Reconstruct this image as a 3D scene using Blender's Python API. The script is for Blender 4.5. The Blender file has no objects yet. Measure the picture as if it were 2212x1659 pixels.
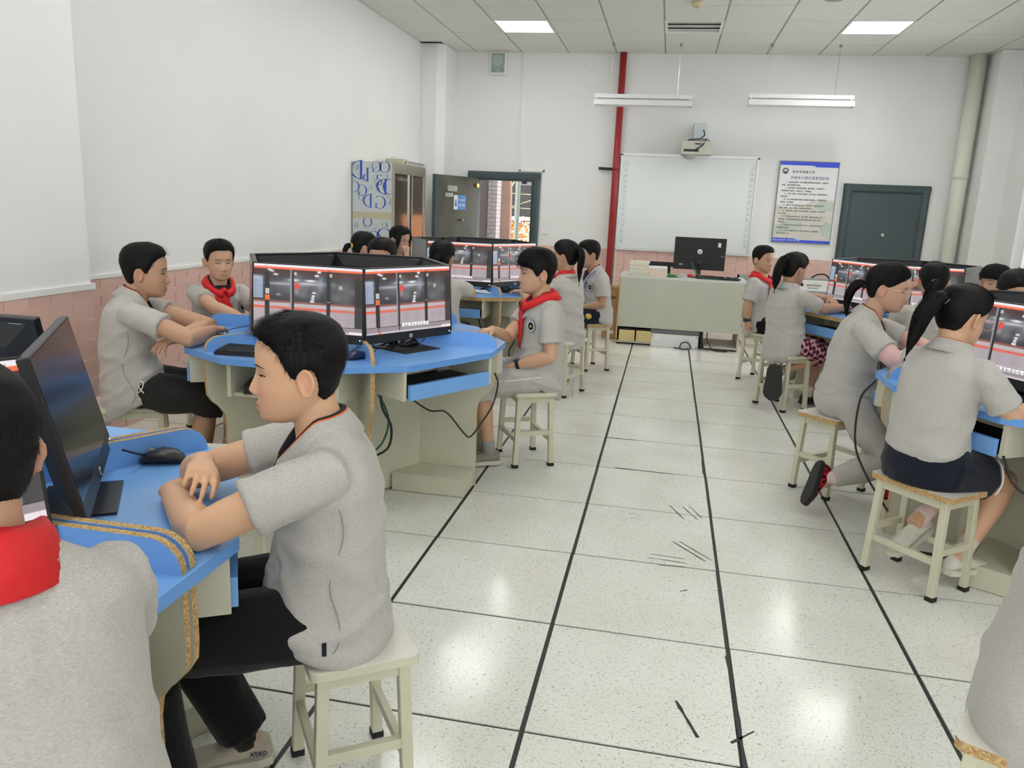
import bpy, math, random
import numpy as np
from mathutils import Vector, Matrix, noise as mnoise

random.seed(7)
SC = bpy.context.scene
COL = SC.collection
PI = math.pi

# ------------------------------------------------------------------ camera
def vec(*a):
    return np.array(a, float)

CAM_YAW, CAM_PITCH, CAM_ROLL = 0.18381, 0.22322, 0.04387
CAM_POS = vec(0.2862, -2.5249, 1.4363)
CAM_FOCAL_PX = 1708.25
_f = vec(-math.sin(CAM_YAW) * math.cos(CAM_PITCH), math.cos(CAM_YAW) * math.cos(CAM_PITCH), -math.sin(CAM_PITCH))
_r = np.cross(_f, vec(0, 0, 1)); _r /= np.linalg.norm(_r)
_u = np.cross(_r, _f)
_r2 = _r * math.cos(CAM_ROLL) + _u * math.sin(CAM_ROLL)
_u2 = -_r * math.sin(CAM_ROLL) + _u * math.cos(CAM_ROLL)
cam_data = bpy.data.cameras.new('camera')
cam_data.sensor_fit = 'HORIZONTAL'
cam_data.sensor_width = 36.0
cam_data.lens = CAM_FOCAL_PX / 2212.0 * 36.0
cam_data.clip_start = 0.02
cam = bpy.data.objects.new('camera', cam_data)
COL.objects.link(cam)
cam.matrix_world = Matrix(((_r2[0], _u2[0], -_f[0], CAM_POS[0]), (_r2[1], _u2[1], -_f[1], CAM_POS[1]),
                           (_r2[2], _u2[2], -_f[2], CAM_POS[2]), (0, 0, 0, 1)))
SC.camera = cam

# ------------------------------------------------------------------ view, sky, sun
SC.view_settings.view_transform = 'Standard'
SC.view_settings.look = 'None'
SC.view_settings.gamma = 1.0
SC.view_settings.use_curve_mapping = False
SC.view_settings.exposure = 0.11
SKY_POWER = 5.5
PANEL_POWER = 13.0          # emission strength of the ceiling light panels
SCREEN_POWER = 1.0
world = bpy.data.worlds.new('sky'); SC.world = world
world.use_nodes = True
wn = world.node_tree.nodes; wl = world.node_tree.links
bg = wn['Background']
bg.inputs[0].default_value = (0.98, 0.985, 1.0, 1)      # bright hazy white sky
bg.inputs[1].default_value = SKY_POWER
sun_data = bpy.data.lights.new('sun', 'SUN')
sun_data.energy = 9.0
sun_data.angle = 0.01
sun_data.color = (1.0, 0.94, 0.85)
sun = bpy.data.objects.new('sun', sun_data)
COL.objects.link(sun)
sun.rotation_euler = Vector((-0.75, -0.28, 0.60)).to_track_quat('Z', 'Y').to_euler()
sun.location = (0, 0, 12)

# ------------------------------------------------------------------ materials
MATS = {}
def mat(name, color, rough=0.5, metal=0.0, spec=0.5, noise_amt=0.0, noise_scale=20.0, bump=0.0, bump_scale=80.0,
        emit=None, emit_str=0.0, coat=0.0, sss=0.0, stretch=None):
    if name in MATS:
        return MATS[name]
    m = bpy.data.materials.new(name); m.use_nodes = True
    nt = m.node_tree; b = nt.nodes['Principled BSDF']
    c = (color[0], color[1], color[2], 1)
    b.inputs['Base Color'].default_value = c
    b.inputs['Roughness'].default_value = rough
    b.inputs['Metallic'].default_value = metal
    b.inputs['Specular IOR Level'].default_value = spec
    if coat:
        b.inputs['Coat Weight'].default_value = coat
        b.inputs['Coat Roughness'].default_value = 0.08
    if sss:
        b.inputs['Subsurface Weight'].default_value = sss
        b.inputs['Subsurface Radius'].default_value = (0.012, 0.005, 0.003)
        b.inputs['Subsurface Scale'].default_value = 1.0
    tc = nt.nodes.new('ShaderNodeTexCoord')
    src = tc.outputs['Object']
    if stretch:
        mp = nt.nodes.new('ShaderNodeMapping'); mp.inputs['Scale'].default_value = stretch
        nt.links.new(src, mp.inputs[0]); src = mp.outputs[0]
    if noise_amt:
        n = nt.nodes.new('ShaderNodeTexNoise'); n.inputs['Scale'].default_value = noise_scale
        n.inputs['Detail'].default_value = 4
        nt.links.new(src, n.inputs['Vector'])
        r = nt.nodes.new('ShaderNodeValToRGB')
        r.color_ramp.elements[0].position = 0.3; r.color_ramp.elements[1].position = 0.7
        k0 = 1 - noise_amt; k1 = 1 + noise_amt
        r.color_ramp.elements[0].color = (c[0] * k0, c[1] * k0, c[2] * k0, 1)
        r.color_ramp.elements[1].color = (min(1, c[0] * k1), min(1, c[1] * k1), min(1, c[2] * k1), 1)
        nt.links.new(n.outputs['Fac'], r.inputs[0]); nt.links.new(r.outputs[0], b.inputs['Base Color'])
    if bump:
        n2 = nt.nodes.new('ShaderNodeTexNoise'); n2.inputs['Scale'].default_value = bump_scale
        n2.inputs['Detail'].default_value = 3
        nt.links.new(src, n2.inputs['Vector'])
        bp = nt.nodes.new('ShaderNodeBump'); bp.inputs['Strength'].default_value = bump
        bp.inputs['Distance'].default_value = 0.01
        nt.links.new(n2.outputs['Fac'], bp.inputs['Height']); nt.links.new(bp.outputs[0], b.inputs['Normal'])
    if emit:
        b.inputs['Emission Color'].default_value = (*emit, 1)
        b.inputs['Emission Strength'].default_value = emit_str
    MATS[name] = m
    return m

def floor_tile_mat():
    m = mat('terrazzo_tile', (0.80, 0.81, 0.75), rough=0.16, spec=0.5)
    nt = m.node_tree; b = nt.nodes['Principled BSDF']
    tc = nt.nodes.new('ShaderNodeNewGeometry')
    n = nt.nodes.new('ShaderNodeTexNoise'); n.inputs['Scale'].default_value = 75; n.inputs['Detail'].default_value = 1.5
    n.inputs['Distortion'].default_value = 1.2
    nt.links.new(tc.outputs['Position'], n.inputs['Vector'])
    s = nt.nodes.new('ShaderNodeMath'); s.operation = 'SUBTRACT'; s.inputs[1].default_value = 0.5
    a = nt.nodes.new('ShaderNodeMath'); a.operation = 'ABSOLUTE'
    nt.links.new(n.outputs['Fac'], s.inputs[0]); nt.links.new(s.outputs[0], a.inputs[0])
    lt = nt.nodes.new('ShaderNodeMath'); lt.operation = 'LESS_THAN'; lt.inputs[1].default_value = 0.016
    nt.links.new(a.outputs[0], lt.inputs[0])
    n2 = nt.nodes.new('ShaderNodeTexNoise'); n2.inputs['Scale'].default_value = 95; n2.inputs['Detail'].default_value = 0
    nt.links.new(tc.outputs['Position'], n2.inputs['Vector'])
    gt = nt.nodes.new('ShaderNodeMath'); gt.operation = 'GREATER_THAN'; gt.inputs[1].default_value = 0.53
    nt.links.new(n2.outputs['Fac'], gt.inputs[0])
    mul = nt.nodes.new('ShaderNodeMath'); mul.operation = 'MULTIPLY'
    nt.links.new(lt.outputs[0], mul.inputs[0]); nt.links.new(gt.outputs[0], mul.inputs[1])
    n3 = nt.nodes.new('ShaderNodeTexNoise'); n3.inputs['Scale'].default_value = 2.2; n3.inputs['Detail'].default_value = 5
    nt.links.new(tc.outputs['Position'], n3.inputs['Vector'])
    r = nt.nodes.new('ShaderNodeValToRGB')
    r.color_ramp.elements[0].position = 0.3; r.color_ramp.elements[0].color = (0.71, 0.71, 0.64, 1)
    r.color_ramp.elements[1].position = 0.62; r.color_ramp.elements[1].color = (0.80, 0.81, 0.755, 1)
    nt.links.new(n3.outputs['Fac'], r.inputs[0])
    mx = nt.nodes.new('ShaderNodeMix'); mx.data_type = 'RGBA'
    nt.links.new(mul.outputs[0], mx.inputs['Factor'])
    nt.links.new(r.outputs[0], mx.inputs[6]); mx.inputs[7].default_value = (0.30, 0.31, 0.27, 1)
    nt.links.new(mx.outputs[2], b.inputs['Base Color'])
    rr = nt.nodes.new('ShaderNodeMapRange'); rr.inputs[3].default_value = 0.11; rr.inputs[4].default_value = 0.24
    nt.links.new(n3.outputs['Fac'], rr.inputs[0]); nt.links.new(rr.outputs[0], b.inputs['Roughness'])
    return m

def fabric_mat(name, base, amt=0.18, stretch=(180, 180, 900), bump=0.25):
    """knitted heather cloth: fine streaky fibres"""
    m = mat(name, base, rough=0.9, spec=0.15)
    nt = m.node_tree; b = nt.nodes['Principled BSDF']
    b.inputs['Sheen Weight'].default_value = 0.15
    tc = nt.nodes.new('ShaderNodeTexCoord')
    mp = nt.nodes.new('ShaderNodeMapping'); mp.inputs['Scale'].default_value = stretch
    mp.inputs['Rotation'].default_value = (0.5, 0.3, 0.4)
    nt.links.new(tc.outputs['Object'], mp.inputs[0])
    n = nt.nodes.new('ShaderNodeTexNoise'); n.inputs['Scale'].default_value = 1.0; n.inputs['Detail'].default_value = 3
    nt.links.new(mp.outputs[0], n.inputs['Vector'])
    r = nt.nodes.new('ShaderNodeValToRGB')
    r.color_ramp.elements[0].position = 0.3; r.color_ramp.elements[1].position = 0.72
    r.color_ramp.elements[0].color = (*[v * (1 - amt) for v in base], 1)
    r.color_ramp.elements[1].color = (*[min(1, v * (1 + amt)) for v in base], 1)
    nt.links.new(n.outputs['Fac'], r.inputs[0]); nt.links.new(r.outputs[0], b.inputs['Base Color'])
    n3 = nt.nodes.new('ShaderNodeTexNoise'); n3.inputs['Scale'].default_value = 14; n3.inputs['Detail'].default_value = 2
    nt.links.new(tc.outputs['Object'], n3.inputs['Vector'])
    bp0 = nt.nodes.new('ShaderNodeBump'); bp0.inputs['Strength'].default_value = 0.35; bp0.inputs['Distance'].default_value = 0.02
    nt.links.new(n3.outputs['Fac'], bp0.inputs['Height'])
    bp = nt.nodes.new('ShaderNodeBump'); bp.inputs['Strength'].default_value = bump; bp.inputs['Distance'].default_value = 0.002
    nt.links.new(n.outputs['Fac'], bp.inputs['Height']); nt.links.new(bp0.outputs[0], bp.inputs['Normal'])
    nt.links.new(bp.outputs[0], b.inputs['Normal'])
    return m

def attr_mat(name, attr, rough=0.5, sss=0.0, spec=0.4, emit=0.0, bump=0.0):
    """material whose colour comes from the mesh's own colour attribute"""
    m = mat(name, (0.5, 0.5, 0.5), rough=rough, spec=spec, sss=sss, bump=bump, bump_scale=300)
    nt = m.node_tree; b = nt.nodes['Principled BSDF']
    a = nt.nodes.new('ShaderNodeAttribute'); a.attribute_name = attr
    if emit:
        b.inputs['Base Color'].default_value = (0.01, 0.01, 0.01, 1)
        nt.links.new(a.outputs['Color'], b.inputs['Emission Color'])
        b.inputs['Emission Strength'].default_value = emit
    else:
        nt.links.new(a.outputs['Color'], b.inputs['Base Color'])
    return m

def chip_mat():
    m = mat('chipboard', (0.50, 0.33, 0.15), rough=0.85, spec=0.2)
    nt = m.node_tree; b = nt.nodes['Principled BSDF']
    tc = nt.nodes.new('ShaderNodeTexCoord')
    v = nt.nodes.new('ShaderNodeTexVoronoi'); v.inputs['Scale'].default_value = 260
    nt.links.new(tc.outputs['Object'], v.inputs['Vector'])
    r = nt.nodes.new('ShaderNodeValToRGB')
    r.color_ramp.elements[0].color = (0.30, 0.17, 0.06, 1); r.color_ramp.elements[1].color = (0.72, 0.52, 0.27, 1)
    nt.links.new(v.outputs['Color'], r.inputs[0]); nt.links.new(r.outputs[0], b.inputs['Base Color'])
    return m

def plaid_mat(name, c0, c1, c2, scale):
    m = mat(name, c0, rough=0.9, spec=0.15)
    nt = m.node_tree; b = nt.nodes['Principled BSDF']
    tc = nt.nodes.new('ShaderNodeTexCoord')
    mp = nt.nodes.new('ShaderNodeMapping'); mp.inputs['Rotation'].default_value = (0.4, 0.5, 0.6)
    nt.links.new(tc.outputs['Object'], mp.inputs[0])
    prev = None
    for d in ('X', 'Y', 'Z'):
        w = nt.nodes.new('ShaderNodeTexWave'); w.bands_direction = d; w.inputs['Scale'].default_value = scale
        nt.links.new(mp.outputs[0], w.inputs['Vector'])
        g = nt.nodes.new('ShaderNodeMath'); g.operation = 'GREATER_THAN'; g.inputs[1].default_value = 0.66
        nt.links.new(w.outputs['Fac'], g.inputs[0])
        if prev is None:
            prev = g
        else:
            a = nt.nodes.new('ShaderNodeMath'); a.operation = 'ADD'
            nt.links.new(prev.outputs[0], a.inputs[0]); nt.links.new(g.outputs[0], a.inputs[1]); prev = a
    dv = nt.nodes.new('ShaderNodeMath'); dv.operation = 'DIVIDE'; dv.inputs[1].default_value = 2.0
    nt.links.new(prev.outputs[0], dv.inputs[0])
    r = nt.nodes.new('ShaderNodeValToRGB')
    r.color_ramp.elements[0].color = (*c0, 1); r.color_ramp.elements[1].color = (*c2, 1)
    e = r.color_ramp.elements.new(0.5); e.color = (*c1, 1)
    r.color_ramp.interpolation = 'CONSTANT'
    nt.links.new(dv.outputs[0], r.inputs[0]); nt.links.new(r.outputs[0], b.inputs['Base Color'])
    return m

WALL = mat('wall_paint', (0.82, 0.83, 0.815), rough=0.75, noise_amt=0.02, noise_scale=1.5, bump=0.04, bump_scale=60)
CEIL = mat('ceiling_tile', (0.74, 0.755, 0.70), rough=0.8, noise_amt=0.02, noise_scale=5)
CEILBAR = mat('ceiling_bar', (0.33, 0.35, 0.32), rough=0.6)
DARKGAP = mat('dark_gap', (0.015, 0.015, 0.015), rough=0.9)
JOINT = mat('floor_joint', (0.02, 0.022, 0.022), rough=0.5)
TILE = floor_tile_mat()
PINK = mat('pink_wall_tile', (0.78, 0.53, 0.46), rough=0.28, noise_amt=0.06, noise_scale=3, spec=0.5)
PINKBED = mat('pink_tile_bed', (0.58, 0.36, 0.31), rough=0.6)
BLUE = mat('blue_laminate', (0.20, 0.44, 0.88), rough=0.22, noise_amt=0.03, noise_scale=3, spec=0.5)
BLUEEDGE = mat('blue_edging', (0.14, 0.36, 0.82), rough=0.32)
CREAM = mat('cream_laminate', (0.62, 0.60, 0.47), rough=0.5, noise_amt=0.04, noise_scale=4)
CREAMTUBE = mat('cream_enamel', (0.64, 0.62, 0.47), rough=0.4, noise_amt=0.03, noise_scale=15)
SEAT = mat('seat_laminate', (0.70, 0.69, 0.61), rough=0.33, noise_amt=0.03, noise_scale=12)
CHIP = chip_mat()
BLACK = mat('black_plastic', (0.014, 0.014, 0.015), rough=0.38)
BLACKM = mat('black_matte', (0.018, 0.018, 0.019), rough=0.7)
GREYP = mat('grey_plastic', (0.33, 0.34, 0.31), rough=0.5)
WHITE = mat('white_plastic', (0.82, 0.83, 0.82), rough=0.45)
RUBBER = mat('black_rubber', (0.012, 0.012, 0.012), rough=0.8)
STEEL = mat('brushed_steel', (0.60, 0.60, 0.58), rough=0.3, metal=1.0)
CABSTEEL = mat('cabinet_steel', (0.42, 0.40, 0.33), rough=0.28, metal=0.75, noise_amt=0.05, noise_scale=5)
ALU = mat('aluminium', (0.62, 0.63, 0.62), rough=0.35, metal=0.5)
DOORGREY = mat('door_green_grey', (0.055, 0.085, 0.09), rough=0.45, noise_amt=0.08, noise_scale=4)
DOORBACK = mat('door_olive', (0.085, 0.085, 0.062), rough=0.55, noise_amt=0.3, noise_scale=3)
REDPIPE = mat('red_pipe_paint', (0.36, 0.022, 0.025), rough=0.4)
PIPEWHITE = mat('pipe_cream', (0.72, 0.74, 0.64), rough=0.4)
BOARDW = mat('whiteboard', (0.74, 0.78, 0.77), rough=0.2)
NAVYINK = mat('dark_ink', (0.02, 0.02, 0.03), rough=0.8)
GREYINK = mat('grey_ink', (0.32, 0.36, 0.38), rough=0.8)
VIOLETINK = mat('violet_ink', (0.28, 0.26, 0.45), rough=0.8)
POSTERBLUE = mat('poster_blue', (0.03, 0.08, 0.75), rough=0.35)
POSTERSKY = mat('poster_light_blue', (0.25, 0.6, 0.95), rough=0.35)
POSTERW = mat('poster_paper', (0.80, 0.81, 0.82), rough=0.3)
POSTERG = mat('poster_green', (0.52, 0.60, 0.52), rough=0.35, noise_amt=0.10, noise_scale=5)
POSTERT = mat('poster_tan', (0.66, 0.64, 0.58), rough=0.35, noise_amt=0.08, noise_scale=6)
PANEL = mat('light_panel', (0.9, 0.9, 0.9), emit=(1.0, 0.985, 0.95), emit_str=PANEL_POWER)
SCREEN = attr_mat('screen_picture', 'picture', rough=0.25, emit=SCREEN_POWER)
SCREENOFF = mat('dark_screen', (0.018, 0.019, 0.022), rough=0.17, spec=0.7, noise_amt=0.4, noise_scale=4)
WHITETEXT = mat('white_caption', (0.9, 0.9, 0.9), emit=(1, 1, 1), emit_str=1.0)
PAPER = mat('paper', (0.78, 0.76, 0.66), rough=0.8)
PAPERY = mat('yellow_paper', (0.72, 0.58, 0.28), rough=0.8)
PAPERP = mat('pinkish_paper', (0.78, 0.66, 0.55), rough=0.8)
CARD = mat('cardboard', (0.42, 0.26, 0.13), rough=0.85, noise_amt=0.06)
SHIRT = fabric_mat('grey_heather_cotton', (0.50, 0.485, 0.455))
NAVY = mat('navy_knit', (0.010, 0.011, 0.020), rough=0.9)
ORANGE = mat('orange_piping', (0.75, 0.17, 0.05), rough=0.8)
REDSCARF = mat('red_cotton', (0.72, 0.012, 0.016), rough=0.6, bump=0.3, bump_scale=25)
BLACKCLOTH = fabric_mat('black_cloth', (0.010, 0.010, 0.011), amt=0.25, bump=0.15)
CHARCOAL = fabric_mat('charcoal_cloth', (0.028, 0.027, 0.026), amt=0.25, bump=0.15)
NAVYCLOTH = fabric_mat('navy_cloth', (0.012, 0.015, 0.026), amt=0.25, bump=0.15)
GREYCLOTH = fabric_mat('pale_grey_cloth', (0.50, 0.475, 0.44), amt=0.1, bump=0.1)
PLAID = plaid_mat('plum_plaid', (0.055, 0.012, 0.026), (0.18, 0.045, 0.075), (0.62, 0.36, 0.42), 9.0)
REDPLAID = plaid_mat('red_plaid', (0.02, 0.006, 0.008), (0.30, 0.01, 0.02), (0.5, 0.03, 0.04), 14.0)
PINKSLEEVE = mat('pink_sleeve', (0.74, 0.47, 0.42), rough=0.85, bump=0.2, bump_scale=60)
SKIN = attr_mat('skin', 'tint', rough=0.48, sss=0.12, spec=0.35, bump=0.03)
HAIR = mat('black_hair', (0.0055, 0.005, 0.005), rough=0.62, spec=0.22, noise_amt=0.4, noise_scale=120)
EYEWHITE = mat('eye_white', (0.50, 0.45, 0.42), rough=0.3)
EYEDARK = mat('eye_dark', (0.012, 0.008, 0.007), rough=0.2)
SHOEGREY = mat('grey_shoe_mesh', (0.30, 0.28, 0.25), rough=0.8, bump=0.4, bump_scale=300)
SHOEBEIGE = mat('beige_shoe', (0.52, 0.47, 0.38), rough=0.6, noise_amt=0.12, noise_scale=25)
SHOEWHITE = mat('white_shoe', (0.68, 0.66, 0.58), rough=0.6, noise_amt=0.1, noise_scale=25)
SOLE = mat('pale_sole', (0.66, 0.62, 0.53), rough=0.7)
SOCKPINK = mat('pink_sock', (0.78, 0.62, 0.58), rough=0.9, bump=0.3, bump_scale=60)
SOCKGREY = mat('grey_sock', (0.35, 0.35, 0.34), rough=0.9)
CLEARFRAME = mat('clear_glasses_frame', (0.75, 0.60, 0.52), rough=0.15)
DARKFRAME = mat('dark_glasses_frame', (0.03, 0.025, 0.025), rough=0.2)
GOLD = mat('gold_thread', (0.75, 0.55, 0.12), rough=0.6)
WATCHBLUE = mat('watch_glass', (0.02, 0.05, 0.10), rough=0.1)
GREEN = mat('green_plastic', (0.05, 0.22, 0.04), rough=0.5)
GREENWIRE = mat('green_wire', (0.02, 0.12, 0.07), rough=0.5)
def glass_mat():
    m = bpy.data.materials.new('clear_lens'); m.use_nodes = True
    b = m.node_tree.nodes['Principled BSDF']
    b.inputs['Transmission Weight'].default_value = 1.0
    b.inputs['Roughness'].default_value = 0.02
    b.inputs['IOR'].default_value = 1.1
    b.inputs['Base Color'].default_value = (0.97, 0.98, 0.99, 1)
    return m
LENS = glass_mat()

# ------------------------------------------------------------------ mesh helpers
class MB:
    """collects shapes, builds ONE mesh object"""
    def __init__(self):
        self.v = []; self.f = []; self.m = []; self.n = 0
    def add(self, V, F, mi=0):
        V = np.asarray(V, float).reshape(-1, 3)
        self.v.append(V)
        self.f.extend([tuple(i + self.n for i in q) for q in F])
        self.m.extend([mi] * len(F)); self.n += len(V)
        return self
    def box(self, x0, x1, y0, y1, z0, z1, mi=0):
        V = [(x, y, z) for x in (x0, x1) for y in (y0, y1) for z in (z0, z1)]
        F = [(0, 1, 3, 2), (4, 6, 7, 5), (0, 4, 5, 1), (2, 3, 7, 6), (0, 2, 6, 4), (1, 5, 7, 3)]
        return self.add(V, F, mi)
    def obox(self, c, ax, ay, az, mi=0):
        """oriented box: centre and three half-extent vectors"""
        c, ax, ay, az = (np.asarray(q, float) for q in (c, ax, ay, az))
        V = [c + i * ax + j * ay + k * az for i in (-1, 1) for j in (-1, 1) for k in (-1, 1)]
        F = [(0, 1, 3, 2), (4, 6, 7, 5), (0, 4, 5, 1), (2, 3, 7, 6), (0, 2, 6, 4), (1, 5, 7, 3)]
        return self.add(V, F, mi)
    def bar(self, a, b, w, h=None, mi=0, up=(0, 0, 1)):
        """square bar from a to b"""
        a = np.asarray(a, float); b = np.asarray(b, float); h = h or w
        d = b - a; L = np.linalg.norm(d); d /= L
        s = np.cross(d, up)
        if np.linalg.norm(s) < 1e-4: s = np.cross(d, (1, 0, 0))
        s /= np.linalg.norm(s); t = np.cross(s, d)
        return self.obox((a + b) / 2, d * L / 2, s * w / 2, t * h / 2, mi)
    def prism(self, poly, z0, z1, mi=0, mi_side=None):
        n = len(poly)
        V = [(x, y, z0) for x, y in poly] + [(x, y, z1) for x, y in poly]
        self.add(V, [tuple(range(n - 1, -1, -1)), tuple(range(n, 2 * n))], mi)
        base = self.n - 2 * n
        S = [(base + i, base + (i + 1) % n, base + n + (i + 1) % n, base + n + i) for i in range(n)]
        self.f.extend(S); self.m.extend([mi if mi_side is None else mi_side] * n)
        return self
    def xprism(self, poly, origin, ux, uy, un, t, mi=0, mi_side=None):
        """polygon in the (ux,uy) plane, extruded by t along un (centred)"""
        o, ux, uy, un = (np.asarray(q, float) for q in (origin, ux, uy, un))
        n = len(poly)
        V = [o + x * ux + y * uy - un * t / 2 for x, y in poly] + [o + x * ux + y * uy + un * t / 2 for x, y in poly]
        self.add(V, [tuple(range(n - 1, -1, -1)), tuple(range(n, 2 * n))], mi)
        base = self.n - 2 * n
        sides = mi_side if isinstance(mi_side, (list, tuple)) else [mi if mi_side is None else mi_side] * n
        for i in range(n):
            self.f.append((base + i, base + (i + 1) % n, base + n + (i + 1) % n, base + n + i)); self.m.append(sides[i])
        return self
    def loft(self, rings, cap=True, mi=0):
        R = [np.asarray(r, float) for r in rings]; k = len(R[0]); F = []
        for i in range(len(R) - 1):
            for j in range(k):
                F.append((i * k + j, i * k + (j + 1) % k, (i + 1) * k + (j + 1) % k, (i + 1) * k + j))
        if cap:
            F.append(tuple(range(k - 1, -1, -1))); F.append(tuple((len(R) - 1) * k + j for j in range(k)))
        return self.add(np.concatenate(R), F, mi)
    def tube(self, path, rad, seg=8, mi=0, cap=True, flat=None, lat=None):
        """tube along a path; rad scalar or list; flat: per-point ratio of the second radius; lat: preferred side axis"""
        P = [np.asarray(p, float) for p in path]; n = len(P)
        if not hasattr(rad, '__len__'): rad = [rad] * n
        if flat is None: flat = [1.0] * n
        elif not hasattr(flat, '__len__'): flat = [flat] * n
        rings = []; ref = None if lat is None else np.asarray(lat, float)
        for i in range(n):
            d = P[min(i + 1, n - 1)] - P[max(i - 1, 0)]
            d = d / (np.linalg.norm(d) + 1e-12)
            if ref is None:
                ref = np.cross(d, (0, 0, 1))
                if np.linalg.norm(ref) < 1e-3: ref = np.cross(d, (1, 0, 0))
            s = ref - d * (ref @ d); s /= np.linalg.norm(s) + 1e-12
            if lat is None: ref = s
            t = np.cross(d, s)
            a = np.arange(seg) * 2 * PI / seg
            rings.append(P[i] + rad[i] * (np.cos(a)[:, None] * s + flat[i] * np.sin(a)[:, None] * t))
        return self.loft(rings, cap, mi)
    def ball(self, c, r, seg=12, rows=8, mi=0, axes=None):
        c = np.asarray(c, float)
        r = np.asarray(r if hasattr(r, '__len__') else (r, r, r), float)
        A = np.eye(3) if axes is None else np.asarray(axes, float)
        rings = []
        for i in range(rows + 1):
            th = PI * (0.02 + 0.96 * i / rows)
            a = np.arange(seg) * 2 * PI / seg
            q = np.stack([np.sin(th) * np.cos(a) * r[0], np.sin(th) * np.sin(a) * r[1], np.full(seg, np.cos(th) * r[2])], 1)
            rings.append(c + q @ A)
        return self.loft(rings[::-1], True, mi)
    def disc(self, c, ux, uy, rx, ry=None, seg=20, t=0.001, mi=0, mi_side=None):
        ry = ry or rx
        poly = [(rx * math.cos(2 * PI * i / seg), ry * math.sin(2 * PI * i / seg)) for i in range(seg)]
        un = np.cross(ux, uy)
        return self.xprism(poly, c, ux, uy, un, t, mi, mi_side)
    def data(self):
        return (np.concatenate(self.v) if self.v else np.zeros((0, 3))), self.f
    def mesh(self, name, mats, smooth=False, loc=None):
        V, F = self.data()
        if loc is not None: V = V - np.asarray(loc, float)
        me = bpy.data.meshes.new(name)
        me.from_pydata(V.tolist(), [], F)
        for q in (mats if isinstance(mats, (list, tuple)) else [mats]):
            me.materials.append(q)
        me.polygons.foreach_set('material_index', self.m)
        if smooth: me.polygons.foreach_set('use_smooth', [True] * len(F))
        me.update()
        return me
    def build(self, name, mats, parent=None, smooth=False, loc=None, bevel=0.0):
        me = self.mesh(name, mats, smooth, loc)
        o = bpy.data.objects.new(name, me); COL.objects.link(o)
        if parent is not None: o.parent = parent
        elif loc is not None: o.location = loc
        if bevel:
            b = o.modifiers.new('bevel', 'BEVEL'); b.width = bevel; b.segments = 2; b.limit_method = 'ANGLE'
        return o

def tag(o, label=None, cat=None, group=None, kind=None):
    if label: o['label'] = label
    if cat: o['category'] = cat
    if group: o['group'] = group
    if kind: o['kind'] = kind
    return o

def thing(name, label, cat, loc=(0, 0, 0), rz=0.0, group=None):
    o = bpy.data.objects.new(name, None); COL.objects.link(o)
    o.empty_display_size = 0.1
    o.location = tuple(float(q) for q in loc); o.rotation_euler = (0, 0, rz)
    return tag(o, label, cat, group)

def copy_tree(o, parent=None):
    c = o.copy(); COL.objects.link(c); c.parent = parent
    for ch in list(o.children):
        copy_tree(ch, c)
    return c

def share(src, name, parent, loc=(0, 0, 0), rz=0.0):
    """another object on the same mesh data"""
    o = bpy.data.objects.new(name, src if isinstance(src, bpy.types.Mesh) else src.data)
    COL.objects.link(o); o.parent = parent; o.location = loc; o.rotation_euler = (0, 0, rz)
    return o

JOBS = []      # shapes that need a modifier or font evaluated; all done in one pass at the end
def text_job(name, body, size, material, parent, matrix, spacing=1.0, extrude=0.0006, align='CENTER', line=1.0):
    cu = bpy.data.curves.new(name + '_type', 'FONT')
    cu.body = body; cu.size = size; cu.extrude = extrude; cu.align_x = align; cu.align_y = 'CENTER'
    cu.space_character = spacing; cu.space_line = line; cu.resolution_u = 2
    t = bpy.data.objects.new(name + '_type', cu); COL.objects.link(t)
    o = bpy.data.objects.new(name, bpy.data.meshes.new(name)); COL.objects.link(o)
    o.parent = parent; o.matrix_local = matrix
    JOBS.append(('text', t, o, material, None))
    return o

def remesh_job(o, mb, voxel, smooth_n, material, after=None, loc=(0, 0, 0)):
    V, F = mb.data()
    me = bpy.data.meshes.new('rough_shape'); me.from_pydata((V - np.asarray(loc, float)).tolist(), [], F)
    t = bpy.data.objects.new('rough_shape', me); COL.objects.link(t)
    r = t.modifiers.new('r', 'REMESH'); r.mode = 'VOXEL'; r.voxel_size = voxel; r.adaptivity = 0.0
    if smooth_n:
        s = t.modifiers.new('s', 'SMOOTH'); s.factor = 0.5; s.iterations = smooth_n
    JOBS.append(('remesh', t, o, material, after))

def run_jobs():
    dg = bpy.context.evaluated_depsgraph_get()
    dg.update()
    for kind, t, o, material, after in JOBS:
        me = bpy.data.meshes.new_from_object(t.evaluated_get(dg))
        me.materials.clear(); me.materials.append(material)
        me.polygons.foreach_set('material_index', [0] * len(me.polygons))
        if kind == 'remesh':
            me.polygons.foreach_set('use_smooth', [True] * len(me.polygons))
            if after: after(me)
        me.name = o.name
        o.data = me
        old = t.data
        bpy.data.objects.remove(t)
        (bpy.data.meshes if isinstance(old, bpy.types.Mesh) else bpy.data.curves).remove(old)
    JOBS.clear()
# ------------------------------------------------------------------ the room
XL, XR, YB, YF, ZC = -2.90, 3.98, 8.07, -5.6, 3.33

def structure(name, mb, m, parent=None, smooth=False, loc=None):
    o = mb.build(name, m, parent, smooth, loc)
    if parent is None: o['kind'] = 'structure'
    return o

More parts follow.
